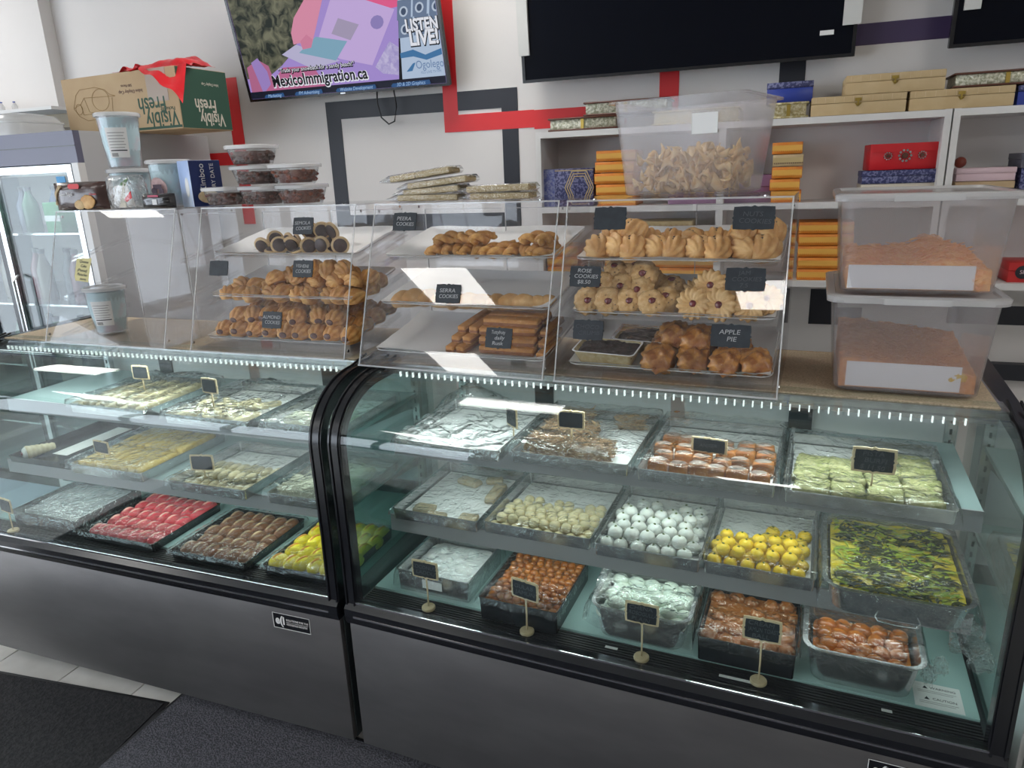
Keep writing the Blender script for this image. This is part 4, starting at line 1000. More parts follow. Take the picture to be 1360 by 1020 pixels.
fill(t64, oval_proto('yellow_oval', .032, .021, .021, M_YEO, M_YEOS), 6, 5, .0425, .058, 'bright yellow oval sweet', 'the yellow tray', 'yellow oval sweets', rz=78, jit=.06, stag=True, x0=-.108)
for t in trays: drop(t)
for u, v, L in ((.965, .052, .075), (.70, .062, .03), (1.29, .06, .02)): part('paper_strip', MB().box(u, u + L, v, v + .008, .5072, .508), M_PAPER, caseR)
# --- stake signs
stake_sign(FR, .224, .055, .508, .095, .074, .048, ['COCONUT', 'LADDU'], 'stake sign in front of the coconut balls')
stake_sign(FR, .505, .050, .508, .098, .074, .050, ['GULAB', 'JAMUN'], 'stake sign in front of the small syrup balls', rz=-10)
stake_sign(FR, .791, .050, .508, .098, .076, .052, ['CHENA', 'ROSOGULLA', 'PLAIN'], 'stake sign in front of the pale green egg sweets')
stake_sign(FR, 1.048, .060, .508, .110, .078, .054, ['CREAM', 'JAMUN TOAST', 'BALL'], 'stake sign in front of the sugared brown balls')
stake_sign(FL, .205, .035, .508, .075, .066, .048, ['FIRNI', 'CUP', '12.00'], 'stake sign at the far left end of the left case', rz=-8)
stake_sign(FR, .415, .22, .955, .028, .050, .052, ['KAJU', 'ROLL'], 'stake sign turned sideways between the first two top shelf trays', rz=-38, base=False)
stake_sign(FR, .56, .25, .955, .028, .068, .046, [], 'stake sign stuck in the shredded brown bars', rz=3, base=False)
stake_sign(FR, .895, .27, .952, .0, .082, .036, ['ANJEER'], 'low stake sign among the sliced brown rolls', rz=-4, base=False)
stake_sign(FR, 1.235, .20, .945, .032, .082, .054, ['PISTA', 'BURFI', '$ 11.50'], 'large stake sign stuck in the pistachio squares', base=False)
stake_sign(FL, .595, .31, .955, .035, .064, .046, [], 'grey-looking stake sign in the long pale sticks', base=False, rz=4)
stake_sign(FL, .965, .22, .95, .045, .062, .046, [], 'stake sign in the jumbled short sticks', base=False, rz=-6)
stake_sign(FL, 1.385, .26, .945, .022, .075, .036, ['COLONY'], 'stake sign half behind the black frame on the left top shelf', base=False)
stake_sign(FL, .525, .17, .755, .018, .072, .042, ['SOAN', 'PAPDI'], 'stake sign in the golden layered sticks', base=False, rz=-6)
stake_sign(FL, .945, .16, .745, .02, .074, .050, [], 'stake sign in the pale tan finger rolls', base=False, rz=12)
t = thing('price_card', 'red-topped dark card standing by the frame on the left middle shelf', 'sign', FL.P(1.36, .18, .775), FL.a)
part('card', MB().box(-.035, .035, 0, .002, 0, .065), M_CHALK, t); part('red_band', MB().box(-.035, .035, -.0006, 0, .048, .065), M_RED, t); text('COCO', .014, M_INK, t, (0, -.0008, .032)); text('BALL', .014, M_INK, t, (0, -.0008, .014))
# warning sheet lying on the deck at the right end
t = thing('warning_sheet', 'white warning leaflet lying on the deck at the right end', 'leaflet', FR.P(1.40, .135, ZD + .0005), FR.a)
part('sheet', MB().box(-.045, .045, -.035, .045, 0, .0004), M_PAPER, t)
for k, w_ in enumerate(('WARNING', 'CAUTION')):
    text(w_, .010, M_BLACKP, t, (.012, .03 - .035 * k, .0006), (0, 0, 0), depth=.0001)
    part('triangle', MB().prism([(-.026, .026 - .035 * k), (-.016, .026 - .035 * k), (-.021, .035 - .035 * k)], 'z', .0005, .0008), M_BLACKP, t)
    part('small_print', MB().box(-.036, .036, .019 - .035 * k, .0196 - .035 * k, .0005, .0007).box(-.036, .030, .014 - .035 * k, .0146 - .035 * k, .0005, .0007), M_BLACKP, t)
# ------------------------------------------------------------------ plastic storage bins
def bin_mesh(wb, db, wt, dt, h, r=.03, th=.0025, flange=.012):
    L = []
    for q in range(6):
        t = q / 5; L.append(rrect(wb + (wt - wb) * t, db + (dt - db) * t, r, .004 + (h - .004) * t, 5))
    L = [rrect(wb - .012, db - .012, r, 0, 5)] + L
    L += [rrect(wt + 2 * flange, dt + 2 * flange, r, h - .001, 5), rrect(wt + 2 * flange, dt + 2 * flange, r, h + .004, 5), rrect(wt - th, dt - th, r, h + .004, 5)]
    return MB().loft(L + [rrect(wb - 2 * th, db - 2 * th, r, .006, 5)], True, True)
def heap(parent, w, d, base, fn, m, n=30, name='heap', seed=0):
    mb = MB(); vs = []; fs = []
    for j in range(n + 1):
        for i in range(n + 1):
            x = (i / n - .5) * w; y = (j / n - .5) * d
            vs.append((x, y, base + max(.001, fn(i / n, j / n)) + .006 * fbm((x * 40 + seed, y * 40, 1), 4)))
    b = len(vs)
    for j in range(n):
        for i in range(n): fs.append((j * (n + 1) + i, j * (n + 1) + i + 1, (j + 1) * (n + 1) + i + 1, (j + 1) * (n + 1) + i))
    ring = [i for i in range(n + 1)] + [(j + 1) * (n + 1) - 1 for j in range(1, n + 1)] + [n * (n + 1) + i for i in range(n - 1, -1, -1)] + [j * (n + 1) for j in range(n - 1, 0, -1)]
    low = [(vs[i][0], vs[i][1], base) for i in ring]
    vs += low
    for k in range(len(ring)): fs.append((ring[k], ring[(k + 1) % len(ring)], b + (k + 1) % len(ring), b + k))
    o = part(name, mb.add(vs, fs), m, parent, smooth='all'); return o
M_SEV = mat('orange_sev', (.85, .31, .05), .65, c2=(.95, .50, .15), scale=70, bump=.8)
M_SEVB = mat('brown_sev', (.60, .22, .05), .65, c2=(.72, .32, .10), scale=70, bump=.8)
M_YCL = mat('yellow_cluster', (.70, .36, .03), .6, c2=(.72, .50, .06), scale=50)
def strands(w, d, base, fn, n, seed, L=.03, r=.0011):
    rs = random.Random(seed); mb = MB()
    for _ in range(n):
        u, v = rs.random(), rs.random(); a = rs.uniform(0, PI)
        x = (u - .5) * w * .94; y = (v - .5) * d * .94; z = base + fn(u, v) + .005
        p = []
        for k in range(4):
            s = (k / 3 - .5) * L
            p.append((x + math.cos(a + k * .4) * s, y + math.sin(a + k * .4) * s, z + .004 * math.sin(k * 1.5 + u * 9)))
        mb.tube(p, r, 4)
    return mb
BR = R(-2.5)
t = thing('storage_bin', 'lower cloudy plastic bin of brown sev on the right case', 'storage bin', (.282, 1.80, ZT + .005), BR, 'cloudy bins at the right')
part('tub', bin_mesh(.275, .34, .306, .372, .198), M_BIN, t, smooth=40)
part('lid', MB().loft([rrect(.322, .386, .03, .197, 5), rrect(.332, .396, .034, .197, 5), rrect(.334, .398, .034, .209, 5), rrect(.324, .388, .03, .2115, 5), rrect(.300, .364, .028, .2115, 5), rrect(.296, .360, .028, .207, 5)]), M_LID, t, smooth=40)
part('latch', MB().box(-.06, .06, -.201, -.1985, .196, .209), M_LID, t)
f1 = lambda u, v: .050 + .028 * v + .012 * math.cos(u * 3)
s_ = thing('brown_sev', 'brown-orange sev heaped in the lower cloudy bin', 'snack', t.location + Vector((0, 0, .008)), BR)
o = heap(s_, .255, .318, 0, f1, M_SEVB, name='heap'); o['kind'] = 'stuff'
o = part('strands', strands(.25, .31, 0, f1, 220, 3), M_SEVB, s_); o['kind'] = 'stuff'
part('paper_liner', MB().box(-.115, .10, -.1655, -.1645, .004, .058), M_PAPER, s_)
crumple('yellow_cluster', s_, (.088, -.158, .034), (.020, .008, .016), 8, M_YCL)
t = thing('storage_bin', 'upper cloudy plastic bin of orange sev on the right case', 'storage bin', (.280, 1.80, ZT + .219), BR, 'cloudy bins at the right')
part('tub', bin_mesh(.278, .34, .306, .372, .188), M_BIN, t, smooth=40)
part('lid', MB().loft([rrect(.320, .384, .03, .187, 5), rrect(.328, .392, .034, .187, 5), rrect(.330, .394, .034, .199, 5), rrect(.32, .384, .03, .2015, 5), rrect(.300, .364, .028, .2015, 5), rrect(.296, .360, .028, .196, 5)]), M_LID, t, smooth=40)
part('latch', MB().box(-.06, .06, -.199, -.1965, .186, .199), M_LID, t)
f2 = lambda u, v: .038 + .018 * v + .022 * math.exp(-((u - .72) / .16) ** 2)
s_ = thing('orange_sev', 'orange sev heaped in the upper cloudy bin', 'snack', t.location + Vector((0, 0, .008)), BR)
o = heap(s_, .258, .318, 0, f2, M_SEV, name='heap', seed=4); o['kind'] = 'stuff'
o = part('strands', strands(.25, .31, 0, f2, 320, 5, .04), M_SEV, s_); o['kind'] = 'stuff'
part('paper_liner', MB().box(-.128, .10, -.1655, -.1645, .002, .050), M_PAPER, s_)
crumple('sev_cluster', s_, (.105, -.158, .020), (.020, .008, .018), 5, M_SEV)
# snack bin on top of the rightmost acrylic case
SB = R(-15)
SBL = Vector((-.205, 1.905, ZT + .0035 + ACH + .002))
t = thing('storage_bin', 'open cloudy bin of twisted fried snacks on the rightmost acrylic case', 'storage bin', SBL, SB)
part('tub', bin_mesh(.275, .235, .318, .275, .215, .02), M_BIN, t, smooth=40)
part('label', MB().box(.045, .105, -.1405, -.1395, .135, .180), M_PAPER, t)
M_FRY = mat('fried_dough', (.80, .50, .17), .6, c2=(.92, .68, .32), scale=50, rnd=.14, bump=.2)
def ribbon(seed, L=.055):
    rs = random.Random(seed); mb = MB(); n = 10; loops = []
    tw = rs.uniform(1.2, 2.6); bend = rs.uniform(-.8, .8)
    for k in range(n + 1):
        t = k / n; a = tw * (t - .5) * 2; wd = .005 + .009 * abs(t - .5) * 2; th = .0022
        c = Vector((L * (t - .5), .014 * math.sin(t * PI) * bend, .010 * math.sin(t * 2 * PI + seed)))
        u = Vector((0, math.cos(a), math.sin(a))); v = Vector((0, -math.sin(a), math.cos(a)))
        loops.append([tuple(c + u * wd * sx + v * th * sy) for sx, sy in ((-1, -.6), (0, -1), (1, -.6), (1, .6), (0, 1), (-1, .6))])
    return mb.loft(loops)
fry = [proto('fried_twist', 'snack', [('twist', ribbon(s, .05 + .004 * s).mesh('twist', M_FRY, 'all'), (0, 0, 0), (0, 0, 0))]) for s in range(4)]
k = 0
c_, s2 = math.cos(SB), math.sin(SB)
for lay in range(6):
    for j in range(5):
        for i in range(6):
            x = (-.5 + (i + .5) / 6) * .225 + rn(-.012, .012); y = (-.5 + (j + .5) / 5) * .185 + rn(-.01, .01)
            if lay >= 4 and rn(0, 1) < .25: continue
            z = .020 + .0145 * lay + rn(-.004, .004)
            fry[k % 4].put((SBL.x + c_ * x - s2 * y, SBL.y + s2 * x + c_ * y, SBL.z + z), (rn(-.7, .7), rn(-.5, .5), rn(0, 2 * PI)), rn(.85, 1.1),
                           'twisted strip of fried dough heaped in the open bin', 'fried dough twists')
            k += 1
# ------------------------------------------------------------------ goods on top of the acrylic cases
ZA = ZT + .0035 + ACH + .0005
def round_tub(name, label, loc, r0, r1, h, group, m=None, lid=None, rz=0):
    t = thing(name, label, 'tub', loc, rz, group)
    part('cup', MB().loft([circ(r0 * .9, 0, 28), circ(r0, .003, 28), circ(r1, h, 28), circ(r1 + .003, h, 28), circ(r1 + .003, h + .002, 28), circ(r1 - .002, h + .002, 28), circ(r0 - .003, .005, 28)]), m or M_TUB, t, smooth=50)
    part('lid', MB().loft([circ(r1 + .0035, h - .004, 28), circ(r1 + .006, h - .004, 28), circ(r1 + .006, h + .005, 28), circ(r1 + .003, h + .008, 28), circ(r1 - .004, h + .008, 28), circ(r1 - .007, h + .004, 28)]), lid or M_LID, t, smooth=50)
    return t
M_CANDY = mat('candy_floss', (.62, .80, .84), .9, c2=(.80, .60, .66), scale=14, mid=(.5, .7))
def floss_tub(label, loc, rz=0, r0=.050, r1=.064, h=.155, lab=True):
    t = round_tub('candy_floss_tub', label, loc, r0, r1, h, 'candy floss tubs', rz=rz)
    fm = MB().loft([circ(r0 - .006, .006), circ(r0 - .001 + (r1 - r0) * .5, h * .5), circ(r1 - .004, h * .95)]); part('candy_floss', fm, M_CANDY, t, smooth=50)
    if lab:
        def band(a0, a1, z0, z1, m, nm, d=.0006):
            mb = MB(); lo = []; hi = []
            for q in range(9):
                a = a0 + (a1 - a0) * q / 8
                for z, l in ((z0, lo), (z1, hi)):
                    r = r0 + (r1 - r0) * z / h + d; l.append((r * math.cos(a), r * math.sin(a), z))
            mb.add(lo + hi, [(q, q + 1, 10 + q, 9 + q) for q in range(8)]); return part(nm, mb, m, t, smooth='all')
        band(R(-112), R(-48), h * .2, h * .76, M_PAPER, 'label')
        for q in range(6): band(R(-106), R(-56 - 4 * (q % 2)), h * (.66 - .055 * q), h * (.668 - .055 * q), M_BLACKP, 'print_line', .0010)
        band(R(-106), R(-54), h * .325, h * .345, M_BLACKP, 'print_bar', .0010)
        for q in range(9): band(R(-105 + 2.4 * q), R(-104 + 2.4 * q), h * .22, h * .29, M_BLACKP, 'barcode_bar', .0010)
    return t
floss_tub('lower candy floss tub behind the biscuit packet, under the tall tub', (-2.05, 1.90, ZA), lab=False, h=.118)
floss_tub('topmost candy floss tub with a printed label, standing on another tub', (-2.06, 1.90, ZA + .128), R(25), h=.165)
t = floss_tub('candy floss tub with a round tractor picture beside the blue box', (-1.878, 1.90, ZA), h=.140, lab=False)
part('picture', MB().loft([[(.0615 * math.sin(.0 + q2), -.0615 * math.cos(q2), zz) for q2, zz in ((.55 * math.cos(2 * PI * q / 20), .06 + .034 * math.sin(2 * PI * q / 20)) for q in range(20))], [(.0622 * math.sin(.0 + q2), -.0622 * math.cos(q2), zz) for q2, zz in ((.55 * math.cos(2 * PI * q / 20), .06 + .034 * math.sin(2 * PI * q / 20)) for q in range(20))]]), mat('pink_print', (.72, .50, .50), .6), t)
part('tractor', MB().loft([[(-.012 + .011 * math.cos(2 * PI * q / 12), -.0645, .052 + .011 * math.sin(2 * PI * q / 12)) for q in range(12)], [(-.012 + .011 * math.cos(2 * PI * q / 12), -.0635, .052 + .011 * math.sin(2 * PI * q / 12)) for q in range(12)]]).box(-.014, .02, -.0645, -.0635, .058, .072).box(.008, .026, -.0645, -.0635, .045, .058), mat('dark_print', (.10, .06, .09), .6), t)
floss_tub('candy floss tub standing inside the leftmost acrylic case', (-2.15, 1.80, ZT + .0082), R(20), h=.150)
def pillow(w, h, d, n=14, seed=0, crimp=.5):
    """upright foil packet, base at z=0, thickness along y"""
    mb = MB(); vs = []; fs = []
    for side in (-1, 1):
        for j in range(n + 1):
            for i in range(n + 1):
                s = -1 + 2 * i / n; t = -1 + 2 * j / n
                e = max(0, 1 - abs(s) ** 3) * max(0, 1 - abs(t) ** 4)
                y = side * (d / 2 * e ** .6 + .0006) + .0025 * e * fbm((s * 3 + seed, t * 3, side))
                vs.append((s * w / 2, y, h / 2 + t * h / 2 * (1 - .06 * abs(s) ** 4 * crimp)))
    b = (n + 1) ** 2
    for k in range(2):
        for j in range(n):
            for i in range(n): fs.append(tuple(k * b + q for q in (j * (n + 1) + i, j * (n + 1) + i + 1, (j + 1) * (n + 1) + i + 1, (j + 1) * (n + 1) + i)))
    return mb.add(vs, fs)
M_FOILB = mat('brown_foil', (.045, .022, .020), .25, c2=(.09, .045, .035), scale=7, coat=.4)
t = thing('biscuit_packet', 'dark brown packet with a golden biscuit picture above the left end of the counter', 'packet', (-2.165, 1.80, ZA), R(4))
part('foil', pillow(.215, .090, .05, seed=1), M_FOILB, t, smooth='all')
part('red_badge', MB().loft([[(x, -.0275, z) for x, _, z in ((a[0], 0, .076 + a[1]) for a in [(p[0], p[1]) for p in rrect(.045, .016, .007, 0)])], [(x, -.0255, z) for x, _, z in ((a[0], 0, .076 + a[1]) for a in [(p[0], p[1]) for p in rrect(.045, .016, .007, 0)])]]), M_RED, t)
part('biscuit_picture', ellip(.030, .004, .022, .1).mesh('biscuit_picture', M_SHELLC, 'all'), None, t, (.045, -.0255, .026))
part('biscuit_picture', ellip(.022, .004, .015, .1).mesh('biscuit_picture', M_PALEB, 'all'), None, t, (.012, -.0262, .018))
part('gold_swoosh', MB().tube([(-.095, -.012, .02), (-.085, -.018, .055), (-.06, -.023, .078)], .006, 6), M_WOOD, t)
text('Suno Royal', .014, M_WHITE, t, (-.035, -.0290, .052), sx=.85)
text('Choco', .010, M_RED, t, (.072, -.0270, .05))
t = thing('wafer_bag', 'clear crinkled bag with a red and green print beside the biscuit packet', 'packet', (-1.965, 1.80, ZA), R(-5))
part('bag', pillow(.165, .105, .07, 18, 5), M_FILM2, t, smooth='all')
part('white_card', MB().prism([(-.07, .004), (.03, .004), (.0, .085), (-.055, .07)], 'y', -.004, 0), M_PAPER, t)
part('green_leaf', MB().prism([(.0, .075), (.05, .095), (.03, .07)], 'y', -.03, -.028), mat('leaf_print', (.08, .18, .04), .5), t)
part('red_print', MB().prism([(.02, .03), (.055, .055), (.055, .035), (.03, .022)], 'y', -.032, -.03), M_RED, t)
part('cream_print', MB().prism([(-.01, .006), (.03, .085), (.022, .006)], 'y', -.031, -.029), M_CREAM, t)
t = thing('black_packet', 'small black packet lying below the tractor tub', 'packet', (-1.835, 1.795, ZA), R(3))
part('foil', pillow(.125, .045, .045, seed=8), mat('black_foil', (.012, .010, .012), .25, coat=.5), t, smooth='all')
part('pink_mark', MB().box(-.02, .02, -.0245, -.023, .035, .041), mat('pink_mark', (.5, .06, .12), .5), t); part('white_mark', MB().box(-.005, .012, -.0245, -.023, .012, .028), M_WHITE, t)
M_NAVY = mat('navy_board', (.010, .025, .12), .35, coat=.2)
M_SKY = mat('sky_board', (.42, .55, .85), .35, c2=(.62, .72, .9), scale=8)
t = thing('blue_carton', 'navy and pale blue carton standing beside the date tubs', 'carton', (-1.742, 1.885, ZA), R(-24))
bmpart('carton', bbox(.085, .10, .140, .001, 1), M_SKY, t)
part('navy_side', MB().box(.0425, .0432, -.0495, .0495, .0005, .1395), M_NAVY, t)
part('cup_picture', ellip(.014, .001, .03).mesh('cup_picture', M_PAPER, 'all'), None, t, (.012, -.0505, .06))
part('bowl_picture', ellip(.001, .034, .02).mesh('bowl_picture', M_WOOD, 'all'), None, t, (.0436, .0, .03))
text('Kimboo', .026, M_WHITE, t, (.0436, -.012, .088), (PI / 2, -PI / 2, PI / 2)); text('DRY DATE', .018, M_WHITE, t, (.0436, .022, .088), (PI / 2, -PI / 2, PI / 2))
# date tubs
M_DATE = mat('dates', (.085, .030, .020), .4, c2=(.16, .06, .045), scale=26, bump=.6)
M_DATER = mat('red_dates', (.15, .035, .02), .4, c2=(.26, .08, .045), scale=26, bump=.6)
def date_tub(x, z, label, m, y=1.845, rz=0):
    t = thing('date_tub', label, 'tub', (x, y, z), rz, 'tubs of dates')
    part('cup', MB().loft([rrect(.092, .085, .022, 0), rrect(.098, .092, .024, .004), rrect(.122, .115, .03, .047), rrect(.126, .119, .032, .048), rrect(.120, .113, .03, .0485), rrect(.094, .088, .022, .005)]), M_TUB, t, smooth=45)
    part('lid', MB().loft([rrect(.127, .120, .03, .0465), rrect(.134, .127, .033, .0465), rrect(.135, .128, .033, .055), rrect(.128, .121, .03, .0575), rrect(.118, .111, .028, .0575), rrect(.112, .105, .026, .055)]), M_LID, t, smooth=45)
    rs = random.Random(int(x * 1000)); mb = MB()
    for q in range(70):
        side = q % 4; a = rs.uniform(-.8, .8); zz = rs.uniform(.008, .038); k = .040 + .012 * zz / .04
        px, py = ((a * k, -k), (k, a * k), (a * k, k), (-k, a * k))[side]
        e = ellip(.009, .006, .0055, .1, 5, q, nu=8, nv=5); ra = rs.uniform(0, PI)
        mb.add([(px + math.cos(ra) * v[0] - math.sin(ra) * v[1], py * .94 + math.sin(ra) * v[0] + math.cos(ra) * v[1], zz + v[2]) for v in e.v], e.f)
    mb.loft([rrect(.080, .075, .02, .004), rrect(.092, .087, .02, .040)])
    o = part('dates', mb, m, t, smooth='all'); o['kind'] = 'stuff'
for x, z, l, m in ((-1.605, 0, 'bottom row, left, against the blue carton', M_DATE), (-1.468, 0, 'bottom row, middle', M_DATE), (-1.332, 0, 'bottom row, right, reddest', M_DATER),
                   (-1.488, .0585, 'middle row, left', M_DATE), (-1.350, .0585, 'middle row, right, reddish', M_DATER), (-1.495, .117, 'on top of the pile', M_DATE)):
    date_tub(x, ZA + z, 'lidded tub of dates, ' + l, m, rz=R(rn(-3, 3)))
# sesame bars in clear wrap
M_SES = mat('sesame', (.46, .34, .17), .6, c2=(.64, .54, .34), scale=240, detail=1, bump=.8)
def sesame(x, y, z, L, rz, tilt, label, split=False):
    t = thing('sesame_bar', label, 'snack bar', (x, y, z), rot=(0, R(tilt), R(rz)), group='wrapped sesame bars')
    if split:
        for a, w in ((-L * .28, L * .43), (L * .22, L * .55)): bmpart('slab', bbox(w, .06, .016, .004, 2), M_SES, t, (a, 0, .001))
    else: bmpart('slab', bbox(L, .06, .016, .004, 2), M_SES, t, (0, 0, .001))
    mb = MB().loft([[(-L / 2 - .035, p[0] * 1.1, .006 + p[1] * .2) for p in rrect(.062, .018, .004, 0, 2)], [(-L / 2 - .002, p[0], .0095 + p[1]) for p in rrect(.066, .021, .005, 0, 2)], [(L / 2 + .002, p[0], .0095 + p[1]) for p in rrect(.066, .021, .005, 0, 2)], [(L / 2 + .010, p[0] * 1.05, .007 + p[1] * .2) for p in rrect(.062, .018, .004, 0, 2)]], False, False)
    part('wrapper', mb, M_FILM, t, smooth='all')
    part('wrapper_end', MB().box(-L / 2 - .036, -L / 2 - .004, -.03, .03, .005, .0075), M_FILM3, t)
    return t
sesame(-.905, 1.84, ZA + .001, .19, -4, 0, 'lowest sesame bar of the left stack on the third acrylic case')
sesame(-.895, 1.845, ZA + .0195, .18, -8, -3, 'second sesame bar up in the left stack on the third acrylic case')
sesame(-.875, 1.845, ZA + .040, .19, -7, -5, 'third sesame bar up in the left stack on the third acrylic case')
sesame(-.925, 1.845, ZA + .062, .20, -8, -6, 'topmost sesame bar, snapped in two, on the left stack', True)
sesame(-.69, 1.83, ZA + .001, .17, -3, 0, 'lower sesame bar of the right pair on the third acrylic case')
sesame(-.695, 1.83, ZA + .0205, .18, -4, -1, 'upper sesame bar of the right pair on the third acrylic case')
# sticky note
M_NOTE = mat('yellow_note', (.62, .56, .28), .8)
t = thing('sticky_note', 'yellow handwritten note stuck to the leftmost acrylic case', 'note', FL.P(.44, .2995, ZT + .235), rot=(-math.atan2(.135, ACH), 0, 0))
part('paper', MB().prism([(-.033, -.022), (-.028, -.035), (.028, -.040), (.034, .038), (-.03, .036)], 'y', -.001, 0), M_NOTE, t)
for k, w_ in enumerate(('Queens', 'Cake', '(Peanut)', 'Pistachio', 'more')): text(w_, .0125, M_BLACKP, t, (rn(-.004, .004), -.0013, .026 - .014 * k), (PI / 2, R(6), 0), shear=.3)
# ------------------------------------------------------------------ wall shelves and boxes
YS = 2.78
def shelf_unit(x0, x1, divs, label):
    t = thing('wall_shelf', label, 'shelf', (x0, YS, 0), 0)
    w = x1 - x0
    for z in (1.725, 1.442, 1.166): part('shelf_board', MB().box(.02, w - .02, 0, .245, z, z + .022), M_WHITE, t)
    for x in (0, w - .02): part('side_board', MB().box(x, x + .02, 0, .245, 1.166, 1.748), M_WHITE, t)
    for d in divs: part('divider', MB().box(d - x0 - .0125, d - x0 + .0125, .002, .245, 1.188, 1.725), M_WHITE, t)
    part('shelf_back', MB().box(.02, w - .02, .240, .245, 1.188, 1.725), mat('shelf_back', (.80, .77, .76), .7), t)
    return t
shelf_unit(-.905, .505, [-.205], 'white wall shelf unit behind the snack bin')
shelf_unit(.510, 1.95, [1.23], 'white wall shelf unit at the right edge')
M_GOLDO = mat('gold_filigree', (.42, .34, .15), .3, .4, c2=(.68, .62, .42), scale=110, bump=.8)
M_SILO = mat('silver_filigree', (.30, .30, .20), .35, .4, c2=(.68, .66, .54), scale=120, bump=.8)
M_MAHO = mat('mahogany', (.10, .035, .02), .4)
M_ORANGE = mat('orange_box', (.70, .20, .015), .5, c2=(.74, .26, .03), scale=30)
M_ORBAND = mat('orange_band', (.82, .44, .08), .5)
M_BLUEB = mat('royal_blue', (.02, .045, .30), .4)
M_INDIGO = mat('indigo_pattern', (.035, .04, .13), .5, c2=(.16, .17, .32), scale=120, detail=1, mid=(.5, .55))
M_TANB = mat('tan_leather', (.52, .38, .20), .55, c2=(.56, .42, .23), scale=20)
M_LATT = mat('lattice', (.55, .42, .20), .6)
M_LATT2 = mat('lattice_brown', (.30, .18, .06), .6)
M_PINKB = mat('pink_box', (.70, .52, .56), .6)
M_BRASS = mat('brass', (.45, .32, .08), .3, .9)
def ornate(x0, x1, z0, z1, label, m, y=2.80, d=.16, rz=0):
    w = x1 - x0; h = z1 - z0
    t = thing('ornate_box', label, 'box', ((x0 + x1) / 2, y + d / 2, z0), R(rz), 'ornate gift boxes')
    bmpart('body', bbox(w - .016, d - .016, h * .8, .001, 1), m, t, (0, 0, h * .1))
    bmpart('foot_rim', bbox(w, d, h * .13, .002, 1), M_MAHO if m != M_GOLDO else M_GOLDO, t)
    bmpart('lid', bbox(w, d, h * .14, .002, 1), M_MAHO if m != M_GOLDO else M_GOLDO, t, (0, 0, h * .86))
    part('centre_band', MB().box(-.006, .006, -d / 2 + .004, -d / 2 + .008, h * .13, h * .86), M_BRASS, t)
    return t
ZTOP = 1.7485
ornate(-.86, -.585, ZTOP, ZTOP + .048, 'silver filigree gift box at the left end of the top shelf', M_SILO, rz=-2)
ornate(-.72, -.40, ZTOP + .0485, ZTOP + .098, 'silver filigree gift box stacked on another, left of the snack bin', M_SILO)
ornate(-.46, -.15, ZTOP, ZTOP + .05, 'gilt gift box behind the snack bin', M_GOLDO)
ornate(-.055, .075, ZTOP, ZTOP + .052, 'small gilt box right of the snack bin on the top shelf', M_GOLDO, d=.14)
ornate(.50, .80, ZTOP + .0625, ZTOP + .107, 'ornate dark-rimmed box on the tan clasp boxes at the right', M_SILO, d=.15)
t = thing('blue_box', 'royal blue box on the small gilt box', 'box', (.01, 2.90, ZTOP + .0525), 0)
bmpart('body', bbox(.15, .12, .048, .001, 1), M_BLUEB, t); bmpart('lid', bbox(.152, .122, .02, .001, 1), M_INDIGO, t, (0, 0, .0485))
t = thing('blue_box', 'royal blue box at the right edge of the top shelf', 'box', (.77, 2.88, ZTOP), 0)
bmpart('body', bbox(.17, .14, .04, .001, 1), M_BLUEB, t); bmpart('lid', bbox(.172, .142, .018, .001, 1), M_INDIGO, t, (0, 0, .0405))
def tan_box(x0, x1, z, label):
    w = x1 - x0
    t = thing('clasp_box', label, 'box', ((x0 + x1) / 2, 2.885, z), 0, 'tan clasp boxes')
    bmpart('body', bbox(w, .17, .038, .003, 2), M_TANB, t)
    bmpart('lid', bbox(w, .17, .0225, .003, 2), M_TANB, t, (0, 0, .0385))
    st = MB()
    for q in range(10): st.box(-w / 2 + w * (q + .5) / 10 - .0005, -w / 2 + w * (q + .5) / 10 + .0005, -.0858, -.0848, .041, .058)
    part('stitching', st, M_WOOD, t)['kind'] = 'stuff'
    c = part('clasp', MB().box(-.010, .010, -.088, -.085, .042, .052).box(-.003, .003, -.089, -.085, .026, .044), M_BRASS, t)
    part('hook', MB().tube([(-.008, -.088, .036), (-.004, -.09, .030), (.004, -.09, .030), (.009, -.088, .037)], .0018, 6), M_BRASS, c)
tan_box(.082, .372, ZTOP, 'tan clasp box, lower left of the three on the top shelf')
tan_box(.381, .675, ZTOP, 'tan clasp box, lower right of the three on the top shelf')
tan_box(.185, .478, ZTOP + .0615, 'tan clasp box lying across the two others on the top shelf')
orange_me = None
def orange_box(x, z, w, label, plain=False, d=.17, h=.040, y=2.80):
    t = thing('orange_box', label, 'box', (x + w / 2, y + d / 2, z), R(rn(-1.5, 1.5)), 'orange gift boxes')
    bmpart('body', bbox(w, d, h * .97, .0012, 1), M_TANB if plain else M_ORANGE, t)
    part('printed_band', MB().box(-w / 2 + .001, w / 2 - .001, -d / 2 - .0006, -d / 2 + .0004, h * .30, h * .72), M_LATT if plain else M_ORBAND, t)
    tm = MB(); n = int(w / .007)
    for q in range(n): tm.prism([(-w / 2 + .003 + q * .007, h * .30), (-w / 2 + .009 + q * .007, h * .30), (-w / 2 + .006 + q * .007, h * .18)], 'y', -d / 2 - .0008, -d / 2 + .0002)
    part('zigzag', tm, M_MAHO if plain else M_ORBAND, t)
ZM = 1.4645; ZL = 1.1885
for k in range(5): orange_box(-.672 + rn(-.006, .006), ZM + .0415 * k, .15, 'orange box, %s up, in the stack left of the snack bin' % ORD[k] if k else 'lowest orange box in the stack left of the snack bin')
for k in range(5): orange_box(-.03 + rn(-.006, .004), ZM + .0415 * k, .10, ('cream box third up in the stack right of the snack bin' if k == 3 else 'orange box, %s up, in the stack right of the snack bin' % ORD[k]), k == 3)
